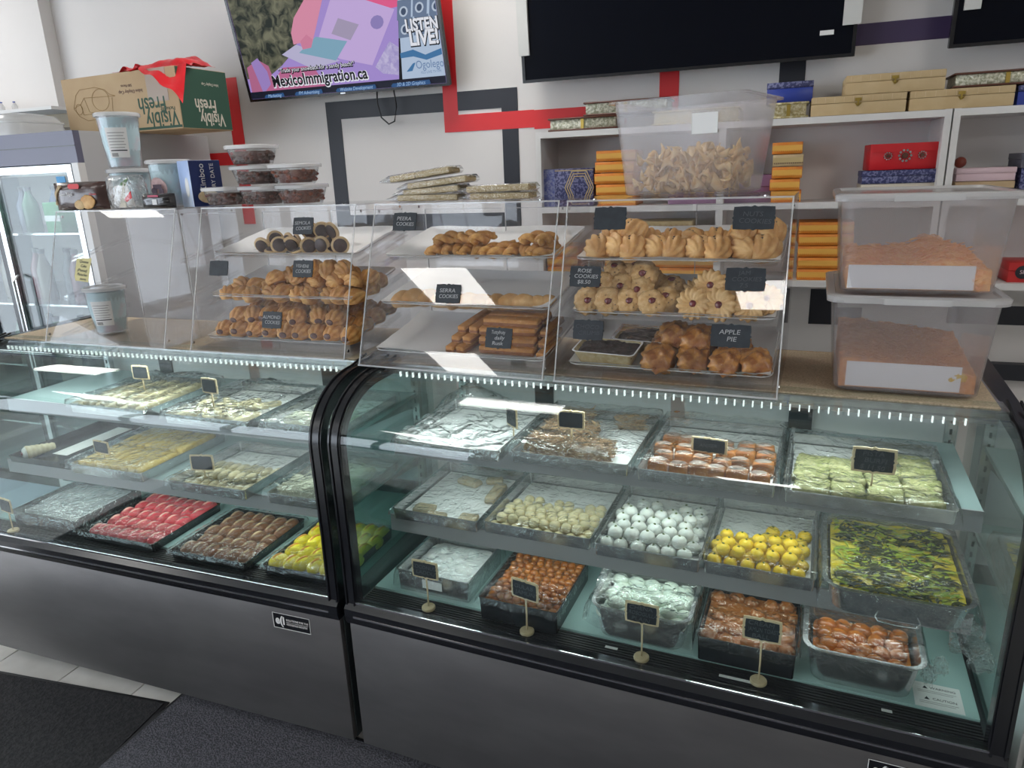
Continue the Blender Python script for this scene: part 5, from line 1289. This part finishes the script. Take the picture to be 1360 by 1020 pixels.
for k in range(5): orange_box(.075 + rn(-.006, .006), ZL + .0415 * k, .18, 'orange box, %s from the bottom, bottom shelf beside the cloudy bins' % ORD[k])
for k in range(4): orange_box(-.635, ZL + .0415 * k, .43, 'long orange box, %s from the bottom, behind the rightmost acrylic case' % ORD[k])
for k in range(3): orange_box(-.875, ZL + .0415 * k, .13, 'orange box, %s from the bottom, at the left end of the bottom shelf' % ORD[k])
t = thing('lattice_box', 'cream box with brown lattice pattern on the long orange boxes', 'box', (-.425, 2.885, ZL + .167), 0)
bmpart('body', bbox(.245, .16, .048, .002, 1), M_LATT, t)
zz = MB()
for q in range(12):
    for f_ in (0, 1):
        x = -.115 + .02 * q; zz.prism([(x, .012 + .024 * f_), (x + .01, .024), (x + .0075, .024), (x - .0025, .012 + .024 * f_)], 'y', -.0808, -.0798); zz.prism([(x + .01, .024), (x + .02, .012 + .024 * f_), (x + .0175, .012 + .024 * f_), (x + .0075, .024)], 'y', -.0808, -.0798)
part('lattice', zz, M_LATT2, t)
t = thing('patterned_box', 'dark blue box with a gold medallion standing on the middle shelf', 'box', (-.785, 2.87, ZM), 0)
bmpart('body', bbox(.205, .12, .145, .002, 1), M_INDIGO, t)
part('spine', MB().box(-.1025, -.055, -.0606, -.0598, .001, .144), mat('spine_blue', (.09, .11, .33), .5, c2=(.25, .27, .45), scale=140, detail=1), t)
hx = MB()
for s in (1., .84, .68):
    P6 = [(.045 + .058 * s * math.cos(PI / 3 * q), .072 + .072 * s * math.sin(PI / 3 * q)) for q in range(6)]
    for q in range(6):
        a, b = Vector(P6[q]), Vector(P6[(q + 1) % 6]); n_ = (b - a).normalized(); m_ = Vector((-n_.y, n_.x)) * .0016
        if min(a.y, b.y) < 0 or max(a.y, b.y) > .146: pass
        hx.prism([tuple(a - m_), tuple(b - m_), tuple(b + m_), tuple(a + m_)], 'y', -.061, -.0598)
part('medallion', hx, M_LATT, t)
part('dot_border', MB().box(-.054, .1, -.0606, -.0598, .136, .139), M_LATT, t)
t = thing('red_box', 'bright red flap box with three jewelled flowers on the middle shelf', 'box', (.385, 2.885, ZM + .100), R(3))
bmpart('body', bbox(.215, .13, .085, .002, 1), mat('red_velvet', (.62, .012, .02), .5), t)
part('flap', MB().box(-.1065, .1065, -.068, -.0655, .058, .085), mat('red_velvet', (.62, .012, .02)), t)
for x, r in ((-.052, .013), (0, .021), (.052, .013)):
    f = part('jewel_flower', MB().loft([[(x + r * .45 * math.cos(2 * PI * q / 12), -.0715, .045 + r * .45 * math.sin(2 * PI * q / 12)) for q in range(12)], [(x + r * .5 * math.cos(2 * PI * q / 12), -.0655, .045 + r * .5 * math.sin(2 * PI * q / 12)) for q in range(12)]]), M_MAHO, t)
    pm = MB()
    for q in range(10):
        a = 2 * PI * q / 10; cx, cz = x + r * .85 * math.cos(a), .045 + r * .85 * math.sin(a)
        pm.loft([[(cx + r * .2 * math.cos(2 * PI * w / 6), -.0690, cz + r * .2 * math.sin(2 * PI * w / 6)) for w in range(6)], [(cx + r * .2 * math.cos(2 * PI * w / 6), -.0655, cz + r * .2 * math.sin(2 * PI * w / 6)) for w in range(6)]])
    part('petals', pm, M_CHROME, f)
def plain_box(x0, x1, z0, z1, m, label, name, cat='box', y=2.81, d=.15, lidm=None):
    t = thing(name, label, cat, ((x0 + x1) / 2, y + d / 2, z0), 0)
    h = z1 - z0
    bmpart('base', bbox(x1 - x0 - .003, d - .003, h * .55, .001, 1), m, t); bmpart('lid', bbox(x1 - x0, d, h * .42, .0015, 1), lidm or m, t, (0, 0, h * .56))
    return t
plain_box(.262, .492, ZM, ZM + .055, M_CREAM, 'thin cream box at the bottom of the pile under the red box', 'gift_box')
plain_box(.262, .492, ZM + .0555, ZM + .0995, M_INDIGO, 'indigo patterned box under the red box', 'gift_box')
plain_box(.545, .715, ZM, ZM + .055, M_KRAFT, 'kraft box under the pink box on the right shelf', 'gift_box')
plain_box(.545, .715, ZM + .0555, ZM + .098, M_PINKB, 'pale pink box on the right shelf', 'gift_box')
plain_box(.728, .93, ZM, ZM + .045, M_INDIGO, 'lowest dark box of the stack at the right edge', 'gift_box')
plain_box(.728, .93, ZM + .0455, ZM + .092, M_INDIGO, 'middle dark box of the stack at the right edge', 'gift_box')
plain_box(.722, .93, ZM + .0925, ZM + .140, mat('grey_box', (.10, .10, .13), .5), 'top dark grey box of the stack at the right edge', 'gift_box')
o = link('brown_ball', ellip(.018, .018, .018, .02).mesh('brown_ball', mat('brown_ball', (.20, .035, .02), .35), 'all'), None, (.562, 2.86, ZM + .1162)); tag(o, 'small reddish brown ball on the pale pink box', 'ball')
t = plain_box(.735, .93, ZL, ZL + .068, mat('red_card', (.55, .02, .02), .45), 'red box with a round dark emblem on the bottom right shelf', 'emblem_box')
part('emblem', MB().loft([[(-.055 + .022 * math.cos(2 * PI * q / 20), -.0765, .034 + .022 * math.sin(2 * PI * q / 20)) for q in range(20)], [(-.055 + .022 * math.cos(2 * PI * q / 20), -.0745, .034 + .022 * math.sin(2 * PI * q / 20)) for q in range(20)]]), M_BLACKP, t)
text('SR', .018, M_PINKB, t, (-.055, -.0768, .034))
plain_box(-.40, -.02, ZM, ZM + .10, mat('mauve_box', (.26, .13, .24), .6), 'mauve box behind the snack bin on the middle shelf', 'gift_box', y=2.83)
# ------------------------------------------------------------------ televisions
M_TVB = mat('tv_black', (.010, .010, .012), .25)
M_TVS = mat('tv_glass', (.003, .004, .008), .10, spec=.18)
def tv_body(name, label, x, y, z, w, h, tilt):
    t = thing(name, label, 'television', (x, y, z), rot=(R(tilt), 0, 0))
    part('housing', MB().loft([[(p[0] + w / 2, .0, p[1] + h / 2) for p in rrect(w, h, .004, 0, 2)], [(p[0] + w / 2, .018, p[1] + h / 2) for p in rrect(w, h, .004, 0, 2)], [(p[0] + w / 2, .05, p[1] + h / 2) for p in rrect(w * .7, h * .7, .01, 0, 2)]]), M_TVB, t)
    e = MB()
    for a in ((0, w, 0, .011), (0, w, h - .012, h), (0, .012, .011, h - .012), (w - .012, w, .011, h - .012)): e.box(a[0], a[1], -.006, .0, a[2], a[3])
    part('bezel', e, M_TVB, t)
    part('wall_bracket', MB().box(w * .4, w * .6, .05, .075, h * .3, h * .6), M_STEELD, t)
    return t
t1 = tv_body('television', 'lit television showing an immigration advert on the back wall', -2.345, 2.935, 1.962, 1.02, .585, 12)
ES = .62
def em(n, c, s=1.): return emit('screen_' + n, c, ES * s)
scr = part('screen', MB().box(.012, 1.008, -.0015, 0, .011, .573), em('lilac', (.42, .30, .72)), t1)
LAY = [0]
def pt(px, py): return ((px - 333 + .22 * (135 - py)) / 258, (135 - .088 * (px - 333) - py) / 311)
def poly(pts, m, name='picture_patch', px=True):
    LAY[0] += 1; y = -.0016 - .00012 * LAY[0]
    q = [pt(*p) for p in pts] if px else pts
    q = [(min(max(a, .013), 1.006), min(max(b, .0115), .572)) for a, b in q]
    return part(name, MB().prism(q, 'y', y, y + .0001), m, scr)
def stext(s, px, py, size, m, sx=1, align='CENTER', shear=0, bold=0, sh=None):
    LAY[0] += 1; a, b = pt(px, py); y = -.0018 - .00012 * LAY[0]
    if sh: text(s, size, sh, scr, (a + .002, y, b - .002), align=align, sx=sx, shear=shear, bold=bold + .003, depth=.00005); LAY[0] += 2; y = -.0018 - .00012 * LAY[0]
    text(s, size, m, scr, (a, y, b), align=align, sx=sx, shear=shear, bold=bold, depth=.00005)
# foliage is a screen picture: flat print with its own noise
def em_noise(n, c1, c2, scale, s=1.):
    m = emit('screen_' + n, c1, ES * s); nt = m.node_tree; b = nt.nodes['Principled BSDF']
    tc = nn(nt, 'ShaderNodeTexCoord'); nz = nn(nt, 'ShaderNodeTexNoise'); nz.inputs['Scale'].default_value = scale; nz.inputs['Detail'].default_value = 8; nz.inputs['Distortion'].default_value = 1
    cr = nn(nt, 'ShaderNodeValToRGB'); cr.color_ramp.elements[0].position = .38; cr.color_ramp.elements[1].position = .66
    cr.color_ramp.elements[0].color = (*c1, 1); cr.color_ramp.elements[1].color = (*c2, 1)
    nt.links.new(tc.outputs['Object'], nz.inputs['Vector']); nt.links.new(nz.outputs['Fac'], cr.inputs[0]); nt.links.new(cr.outputs[0], b.inputs['Emission Color'])
    return m
poly([(280, -60), (470, -60), (440, 0), (408, 40), (395, 70), (378, 88), (365, 98), (330, 105), (325, 110)], em_noise('foliage', (.015, .022, .016), (.20, .20, .13), 22), 'foliage')
poly([(330, 90), (345, 80), (360, 88), (372, 120), (336, 125)], em('rose', (.50, .16, .30)))
poly([(336, 84), (345, 78), (358, 95), (366, 124), (352, 124)], em('violet', (.38, .26, .62)))
poly([(352, 124), (440, 118), (420, 88), (380, 90)], em('pinkred', (.56, .16, .32)))
poly([(470, -60), (560, -60), (530, 20), (505, 25), (470, 5), (440, 0)], em('hotpink', (.85, .12, .30)))
poly([(446, 0), (520, 24), (496, 88), (455, 80), (425, 62)], em('passport', (.62, .46, .82)), 'passport')
poly([(452, 32), (478, 40), (468, 58), (444, 50)], em('stamp', (.42, .36, .52)))
poly([(500 + 8 * math.cos(q * PI / 6), 38 + 8 * math.sin(q * PI / 6)) for q in range(12)], em('seal', (.30, .24, .55)))
poly([(379, 74), (398, 62), (455, 82), (420, 92)], em('paper', (.55, .52, .74)))
poly([(402, 72), (424, 53), (464, 59), (450, 82)], em('card', (.24, .44, .58)), 'card')
poly([(440, -8), (432, 12), (425, 40), (418, 66), (407, 68), (404, 60), (395, 62), (392, 48), (396, 30), (408, 12), (420, -10)], em('hand', (.78, .30, .44)), 'hand')
poly([(404, 58), (407, 68), (418, 66), (420, 56), (412, 50)], em('thumb', (.70, .24, .38)))
poly([(500, 90), (516, 60), (532, 70), (531, 100), (510, 98)], em_noise('lace', (.40, .34, .66), (.62, .56, .82), 40))
poly([(.013, .0115), (1.007, .0115), (1.007, .041), (.013, .041)], em('strip', (.012, .014, .03)), 'caption_strip', False)
poly([(519, -60), (526, -60), (536, 106), (530, 106)], em('divider', (.004, .004, .006)))
poly([(516, -60), (590, -60), (590, 100), (534, 105), (522, 0)], em('side', (.50, .62, .80)), 'side_panel')
poly([(522, -2), (569, -6), (572, 9), (524, 13)], em('tagblack', (.006, .006, .01)), 'store_badge')
stext('App Store', 552, 5, .040, em('white', (.9, .92, 1.)), .8, bold=.0005)
stext('Available on the', 552, -3, .014, em('white', (.9, .92, 1.)), .8)
poly([(525, 5), (531, 4), (531, 10), (526, 10)], em('white', (.9, .92, 1.)))
for cx, cy in ((531, 24), (549, 20), (568, 19), (534, 44), (552, 41), (570, 38)):
    poly([(cx - 8, cy - 9), (cx + 8, cy - 11), (cx + 9, cy + 11), (cx - 7, cy + 13)], em('spk', (.16, .22, .34)), 'speaker_picture')
    poly([(cx + 5 * math.cos(q * PI / 6), cy + 3 + 6 * math.sin(q * PI / 6)) for q in range(12)], em('cone', (.55, .64, .78)))
    poly([(cx + 3 * math.cos(q * PI / 6), cy + 3 + 4 * math.sin(q * PI / 6)) for q in range(12)], em('cone2', (.06, .09, .16)))
stext('LISTEN', 553, 42, .062, em('white', (.9, .92, 1.)), .78, bold=.0022, sh=em('tagblack', (.006, .006, .01)))
stext('LIVE!', 557, 57, .075, em('white', (.9, .92, 1.)), .85, bold=.0026, sh=em('tagblack', (.006, .006, .01)))
poly([(530, 74), (545, 70), (560, 76), (585, 68), (587, 75), (562, 82), (546, 78), (531, 80)], em('water', (.06, .20, .42)), 'water_picture')
stext('Ogolego', 566, 87, .044, em('bluetext', (.16, .26, .46)), .85)
stext('10.5 LIVE TV FM', 568, 96, .014, em('bluetext', (.16, .26, .46)))
poly([(539, 96), (546, 86), (549, 85), (546, 95)], em('water', (.06, .20, .42)))
stext('"Trade your snowback for a sandy beach!"', 424, 90, .024, em('white', (.9, .92, 1.)), .95, sh=em('tagblack', (.006, .006, .01)))
stext('MexicoImmigration.ca', 428, 103, .066, em('tagblack', (.006, .006, .01)), .84, bold=.0016, sh=em('white', (.9, .92, 1.)))
for s, px, py, w in (('Marketing', 368, 126, 12), ('FM Advertising', 415, 121.5, 17), ('Website Development', 477, 116, 24), ('3D & 2D Graphics', 545, 110, 22)):
    poly([(px - w, py - 2 + .088 * w), (px + w, py - 3 - .088 * w), (px + w + 2, py + 1.5 - .088 * w), (px + w, py + 3.5 - .088 * w), (px - w, py + 3.5 + .088 * w), (px - w - 2, py + 1 + .088 * w)], em('pill', (.03, .10, .26)))
    stext(s, px, py, .020, em('paleblue', (.45, .65, .95)), .9, shear=.3)
part('power_light', MB().box(.49, .515, -.0072, -.006, .003, .008), M_CHROME, t1)
cb = link('cable', MB().tube([(-1.70, 2.985, 2.03), (-1.71, 2.99, 1.92), (-1.695, 2.99, 1.86), (-1.66, 2.99, 1.83), (-1.63, 2.99, 1.84), (-1.615, 2.99, 1.90), (-1.625, 2.985, 2.02)], .0035, 8).mesh('cable', M_RUB, 'all')); tag(cb, 'black cable looping below the lit television', 'cable')
t2 = tv_body('television', 'large dark switched-off television in the middle of the back wall', -1.0, 2.93, 1.945, 1.212, .70, 5)
part('screen', MB().box(.012, 1.200, -.0015, 0, .011, .688), M_TVS, t2)
M_FOAM = mat('foam_guard', (.62, .62, .60), .8)
part('foam_guard', MB().box(-.008, .035, -.014, .02, .10, .40), M_FOAM, t2); part('foam_guard', MB().box(1.165, 1.222, -.014, .02, .10, .40), M_FOAM, t2)
part('sticker', MB().box(1.095, 1.14, -.0025, -.0014, .075, .090), M_PAPER, t2)
t3 = tv_body('television', 'dark switched-off television cut off by the right edge', .495, 2.93, 1.945, 1.212, .70, 5)
part('screen', MB().box(.012, 1.200, -.0015, 0, .011, .688), M_TVS, t3)
part('foam_guard', MB().box(.028, .075, -.014, .02, .11, .40), M_FOAM, t3)
# ------------------------------------------------------------------ drinks fridge and what stands on it
M_FRH = mat('fridge_header', (.13, .13, .19), .35)
M_FRS = mat('fridge_side', (.47, .47, .48), .45)
M_FRI = mat('fridge_inside', (.30, .36, .42), .5)
fx0, fx1, fy0, fy1, fh = -4.30, -2.69, 2.25, 3.0, 1.83
fr = thing('drinks_fridge', 'tall glass-door drinks fridge with dark header behind the left case', 'fridge', (fx0, fy0, 0))
fw = fx1 - fx0; fd = fy1 - fy0
part('side_panel', MB().box(fw - .03, fw, .03, fd, .05, fh), M_FRS, fr); part('side_panel', MB().box(0, .03, .03, fd, .05, fh), M_FRS, fr)
part('back_panel', MB().box(.03, fw - .03, fd - .03, fd, .05, fh), M_FRI, fr)
part('top_panel', MB().box(.03, fw - .03, .03, fd - .03, fh - .12, fh), M_FRI, fr)
part('base', MB().box(.0, fw, .04, fd, 0, .2), M_FRI, fr)
hd = part('header', MB().box(0, fw, 0, .03, fh - .125, fh), M_FRH, fr)
part('header_groove', MB().box(0, fw, -.002, .001, fh - .060, fh - .056), M_DARKIN, hd)
part('corner_trim', MB().box(fw - .035, fw, -.004, .03, .05, fh - .125), M_WHITE, fr)
for k in range(3):
    a, b = fw - .04 - .50 * k - .50, fw - .04 - .50 * k
    d = part('door', MB().box(a, a + .028, -.005, .028, .2, fh - .13).box(b - .028, b, -.005, .028, .2, fh - .13).box(a + .028, b - .028, -.005, .028, .2, .24).box(a + .028, b - .028, -.005, .028, fh - .16, fh - .13), M_BLACK if k else M_STEEL, fr)
    part('pane', MB().box(a + .028, b - .028, .008, .014, .24, fh - .16), M_GLASS, d)
    part('handle', MB().tube([(a + .05, -.006, .80), (a + .05, -.035, .82), (a + .05, -.035, 1.22), (a + .05, -.006, 1.24)], .007, 8), M_STEEL, d)
part('energy_sticker', MB().box(fw - .15, fw - .10, .0065, .008, 1.60, 1.655), mat('sticker_blue', (.05, .30, .60), .5), fr)
for z in (.5, .8, 1.1, 1.42): part('wire_shelf', MB().box(.035, fw - .04, .06, fd - .06, z - .008, z), M_STEEL, fr)
al = bpy.data.lights.new('fridge_lamp', 'AREA'); al.shape = 'RECTANGLE'; al.size = 1.4; al.size_y = .06; al.energy = 1.6; al.color = (.86, .95, 1)
ao = bpy.data.objects.new('fridge_lamp', al); COL.objects.link(ao); ao.parent = fr; ao.location = (fw / 2, .08, fh - .17)
part('lamp_tube', MB().box(.1, fw - .1, .05, .11, fh - .168, fh - .16), M_WHITE, fr)
def bottle(name, label, loc, h, r, m, capm, group):
    t = thing(name, label, 'bottle', loc, 0, group)
    part('bottle', MB().loft([circ(r * .9, 0, 16), circ(r, .006, 16), circ(r, h * .6, 16), circ(r * .36, h * .86, 16), circ(r * .36, h * .93, 16)]), m, t, smooth=50)
    part('cap', MB().loft([circ(r * .46, h * .91, 14), circ(r * .46, h, 14)]), capm, t, smooth=50)
    return t
cols = [(.05, .08, .18), (.20, .06, .08), (.06, .14, .09), (.25, .25, .28), (.08, .09, .14), (.22, .18, .14)]
for r_i, z in enumerate((.8, 1.1, 1.42)):
    for k in range(9):
        c = cols[(k * 2 + r_i * 3) % 6]
        bottle('drink_bottle', 'drink bottle, %s from the right, on the %s visible fridge shelf' % (ORD[k] if k else 'first', ('lowest', 'middle', 'top')[r_i]), (fx1 - .12 - .105 * k, fy0 + .16 + .05 * (k % 2), z + .0005), (.22, .24, .20)[r_i], .034, mat('drink%d' % ((k * 2 + r_i * 3) % 6), c, .25), mat('cap_dark', (.05, .05, .07), .4), 'drink bottles in the fridge')
t = thing('green_carton', 'green multipack carton behind the fridge glass', 'carton', (-2.98, 2.36, 1.4205), 0); bmpart('carton', bbox(.09, .10, .13, .002, 1), mat('green_carton', (.03, .24, .08), .5), t); part('stripe', MB().box(-.045, .045, -.0506, -.0498, .05, .075), M_WHITE, t)
t = thing('white_canister', 'white lidded plastic bin on the drinks fridge', 'bin', (-3.22, 2.45, fh + .0005), 0)
part('body', MB().loft([rrect(.24, .26, .05, 0), rrect(.25, .27, .06, .06), rrect(.22, .24, .07, .09), rrect(.14, .16, .06, .10)]), M_LID, t, smooth=50); part('seam', MB().loft([rrect(.252, .272, .06, .056), rrect(.258, .278, .06, .058), rrect(.258, .278, .06, .064), rrect(.252, .272, .06, .066)], False, False), M_LID, t, smooth=50)
t = thing('wall_ledge', 'pale wall ledge with small capped bottles beside the pillar', 'shelf', (-3.85, 2.955, 1.955)); part('board', MB().box(-.4, .45, -.20, 0, .03, .045), M_WHITE, t); part('bracket', MB().box(-.4, .45, -.012, 0, -.04, .03), mat('shaded_wall_tan', (.45, .38, .28), .6), t)  # bracket here is no support: tan strip painting the shaded wall below the board
for k, (x, c) in enumerate(((-4.03, 0), (-3.985, 0), (-3.945, 1), (-3.91, 0), (-3.84, 0), (-4.08, 0))):
    bottle('small_bottle', 'small bottle with a %s cap, %s on the wall ledge' % ('red' if c else 'blue', ('third from left', 'fourth from left', 'fifth from left', 'second from right', 'rightmost', 'leftmost')[k]) if not c else 'small bottle with the only red cap on the wall ledge', (x, 2.90 - .02 * (k % 2), 2.0005), .058, .014, M_LID, M_RED if c else mat('cap_blue', (.03, .06, .32), .4), 'small bottles on the wall ledge')
# cardboard carton, printed upside down
CR = R(-4.3)
ct = thing('cardboard_box', 'kraft and green cardboard box printed upside down on the drinks fridge', 'box', (-2.72, 2.685, fh + .0008), CR)
cw, cd, ch = .71, .28, .245
bmpart('carton', bbox(cw, cd, ch, .002, 1), M_KRAFT, ct)
fy = -cd / 2
part('green_end', MB().box(cw / 2, cw / 2 + .0008, -cd / 2 + .003, cd / 2 - .003, .004, ch - .002), M_GREEN, ct)
part('green_strip', MB().box(.0, cw / 2 - .002, fy - .0008, fy, .006, .016), M_GREEN, ct)
part('tape', MB().box(.18, .30, fy - .0009, fy, .115, ch), mat('brown_tape', (.36, .27, .20), .3), ct)
UP = (PI / 2, PI, 0)
text('Visibly', .092, M_GREEN, ct, (.245, fy - .0006, .045), UP, sx=.82, bold=.001); text('Fresh', .092, M_GREEN, ct, (.195, fy - .0006, .105), UP, sx=.82, bold=.001); text('Packaging', .022, M_GREEN, ct, (.285, fy - .0006, .083), UP)
text('Inline Display Cup', .02, M_MAHO, ct, (.08, fy - .0006, .165), UP); text('500 Pieces', .016, M_MAHO, ct, (.06, fy - .0006, .19), UP)
UP2 = (PI / 2, PI, PI / 2)
text('Visibly', .074, M_CREAM, ct, (cw / 2 + .0012, .03, .045), UP2, sx=.72, bold=.001); text('Fresh', .074, M_CREAM, ct, (cw / 2 + .0012, -.0, .10), UP2, sx=.72, bold=.001); text('Inline Display Cup', .016, M_CREAM, ct, (cw / 2 + .0012, .04, .185), UP2, sx=.8)
sk = MB()
def ln(*p): sk.tube([(a, fy - .0006, b) for a, b in p], .0011, 4)
ln((-.30, .12), (-.27, .175), (-.24, .195), (-.14, .198), (-.08, .185), (-.055, .165), (-.02, .155)); ln((-.30, .12), (-.27, .085), (-.22, .065), (-.10, .07), (-.05, .09), (-.04, .15))
ln((-.30, .12), (-.25, .135), (-.22, .16), (-.02, .155)); ln((-.25, .135), (-.24, .09), (-.06, .095)); ln((-.22, .16), (-.20, .10), (-.17, .095))
ln(*[(-.115 + .055 * math.cos(q * PI / 8), .145 + .045 * math.sin(q * PI / 8)) for q in range(17)]); ln(*[(-.265 + .022 * math.cos(q * PI / 8), .115 + .022 * math.sin(q * PI / 8)) for q in range(17)])
part('cup_drawing', sk, M_LATT2, ct)
M_REDBAG = mat('red_plastic', (.72, .02, .03), .3, c2=(.55, .012, .02), scale=9)
bag = thing('red_bag', 'crumpled red plastic sheet draped over the cardboard box', 'bag', (-2.50, 2.64, fh + ch + .003), R(-6))
mb = MB(); n = 26; vs = []; fs = []
for j in range(n + 1):
    for i in range(n + 1):
        s = i / n; t = j / n
        # a folded sheet: lies on the lid, humps in the middle, front right corner hangs over the edge
        x = -.16 + .30 * s - .05 * t * (1 - s); y = .11 - .22 * t
        z = .006 + .055 * math.exp(-((s - .62) / .26) ** 2) * (1 - .5 * t) + .008 * math.sin(s * 24 + t * 5) * (.3 + t) + .012 * fbm((s * 4, t * 4, 7))
        over = max(0, t - .55) / .45 * max(0, (s - .35) / .65)
        z -= .16 * over; y -= .015 * over; x += .07 * over
        if y > -.09: z = max(z, .003)
        vs.append((x, y - (.03 if z < .0 else 0), z))
for j in range(n):
    for i in range(n): fs.append((j * (n + 1) + i, j * (n + 1) + i + 1, (j + 1) * (n + 1) + i + 1, (j + 1) * (n + 1) + i))
part('sheet', mb.add(vs, fs), M_REDBAG, bag, smooth='all')
# ------------------------------------------------------------------ floor mats, cabinet at the right
M_MATB = mat('black_carpet', (.010, .010, .012), .95, c2=(.022, .022, .024), scale=90, bump=1.)
M_MATG = mat('grey_carpet', (.045, .046, .055), .9, c2=(.10, .10, .12), scale=190, detail=1, bump=1.)
t = thing('door_mat', 'black carpet mat on the floor at the bottom left', 'mat', (-1.745, 1.40, 0), R(5))
part('pile', MB().box(-1.5, -.012, -1.6, -.012, .0005, .007), M_MATB, t); part('edging', MB().box(-1.512, 0, -1.612, 0, .0002, .004), M_RUB, t)
t = thing('runner_mat', 'dark grey ribbed runner mat along the foot of the cases', 'mat', (-1.735, 1.465, 0), R(-1))
part('pile', MB().box(.012, 2.4, -1.6, -.012, .0005, .009), M_MATG, t); part('edging', MB().box(0, 2.41, -1.61, 0, .0002, .006), M_RUB, t)
cbn = thing('side_cabinet', 'low white cabinet at the right end of the cases', 'cabinet', (.514, 1.40, 0), 0)
bmpart('body', bbox(.55, .6, .60, .004, 2), M_WHITE, cbn, (.275, .3, .02)); bmpart('top', bbox(.556, .61, .022, .004, 2), M_WHITE, cbn, (.275, .3, .622)); part('plinth', MB().box(.03, .52, .04, .56, 0, .02), M_RUB, cbn)
part('door', MB().box(.01, .54, -.012, -.0, .04, .60), M_WHITE, cbn)
bg_ = thing('plastic_bag', 'clear crinkled plastic bag on the low white cabinet', 'bag', (.62, 1.55, .645), 0)
crumple('sheet', bg_, (0, 0, .06), (.10, .10, .05), 12)
#%%END
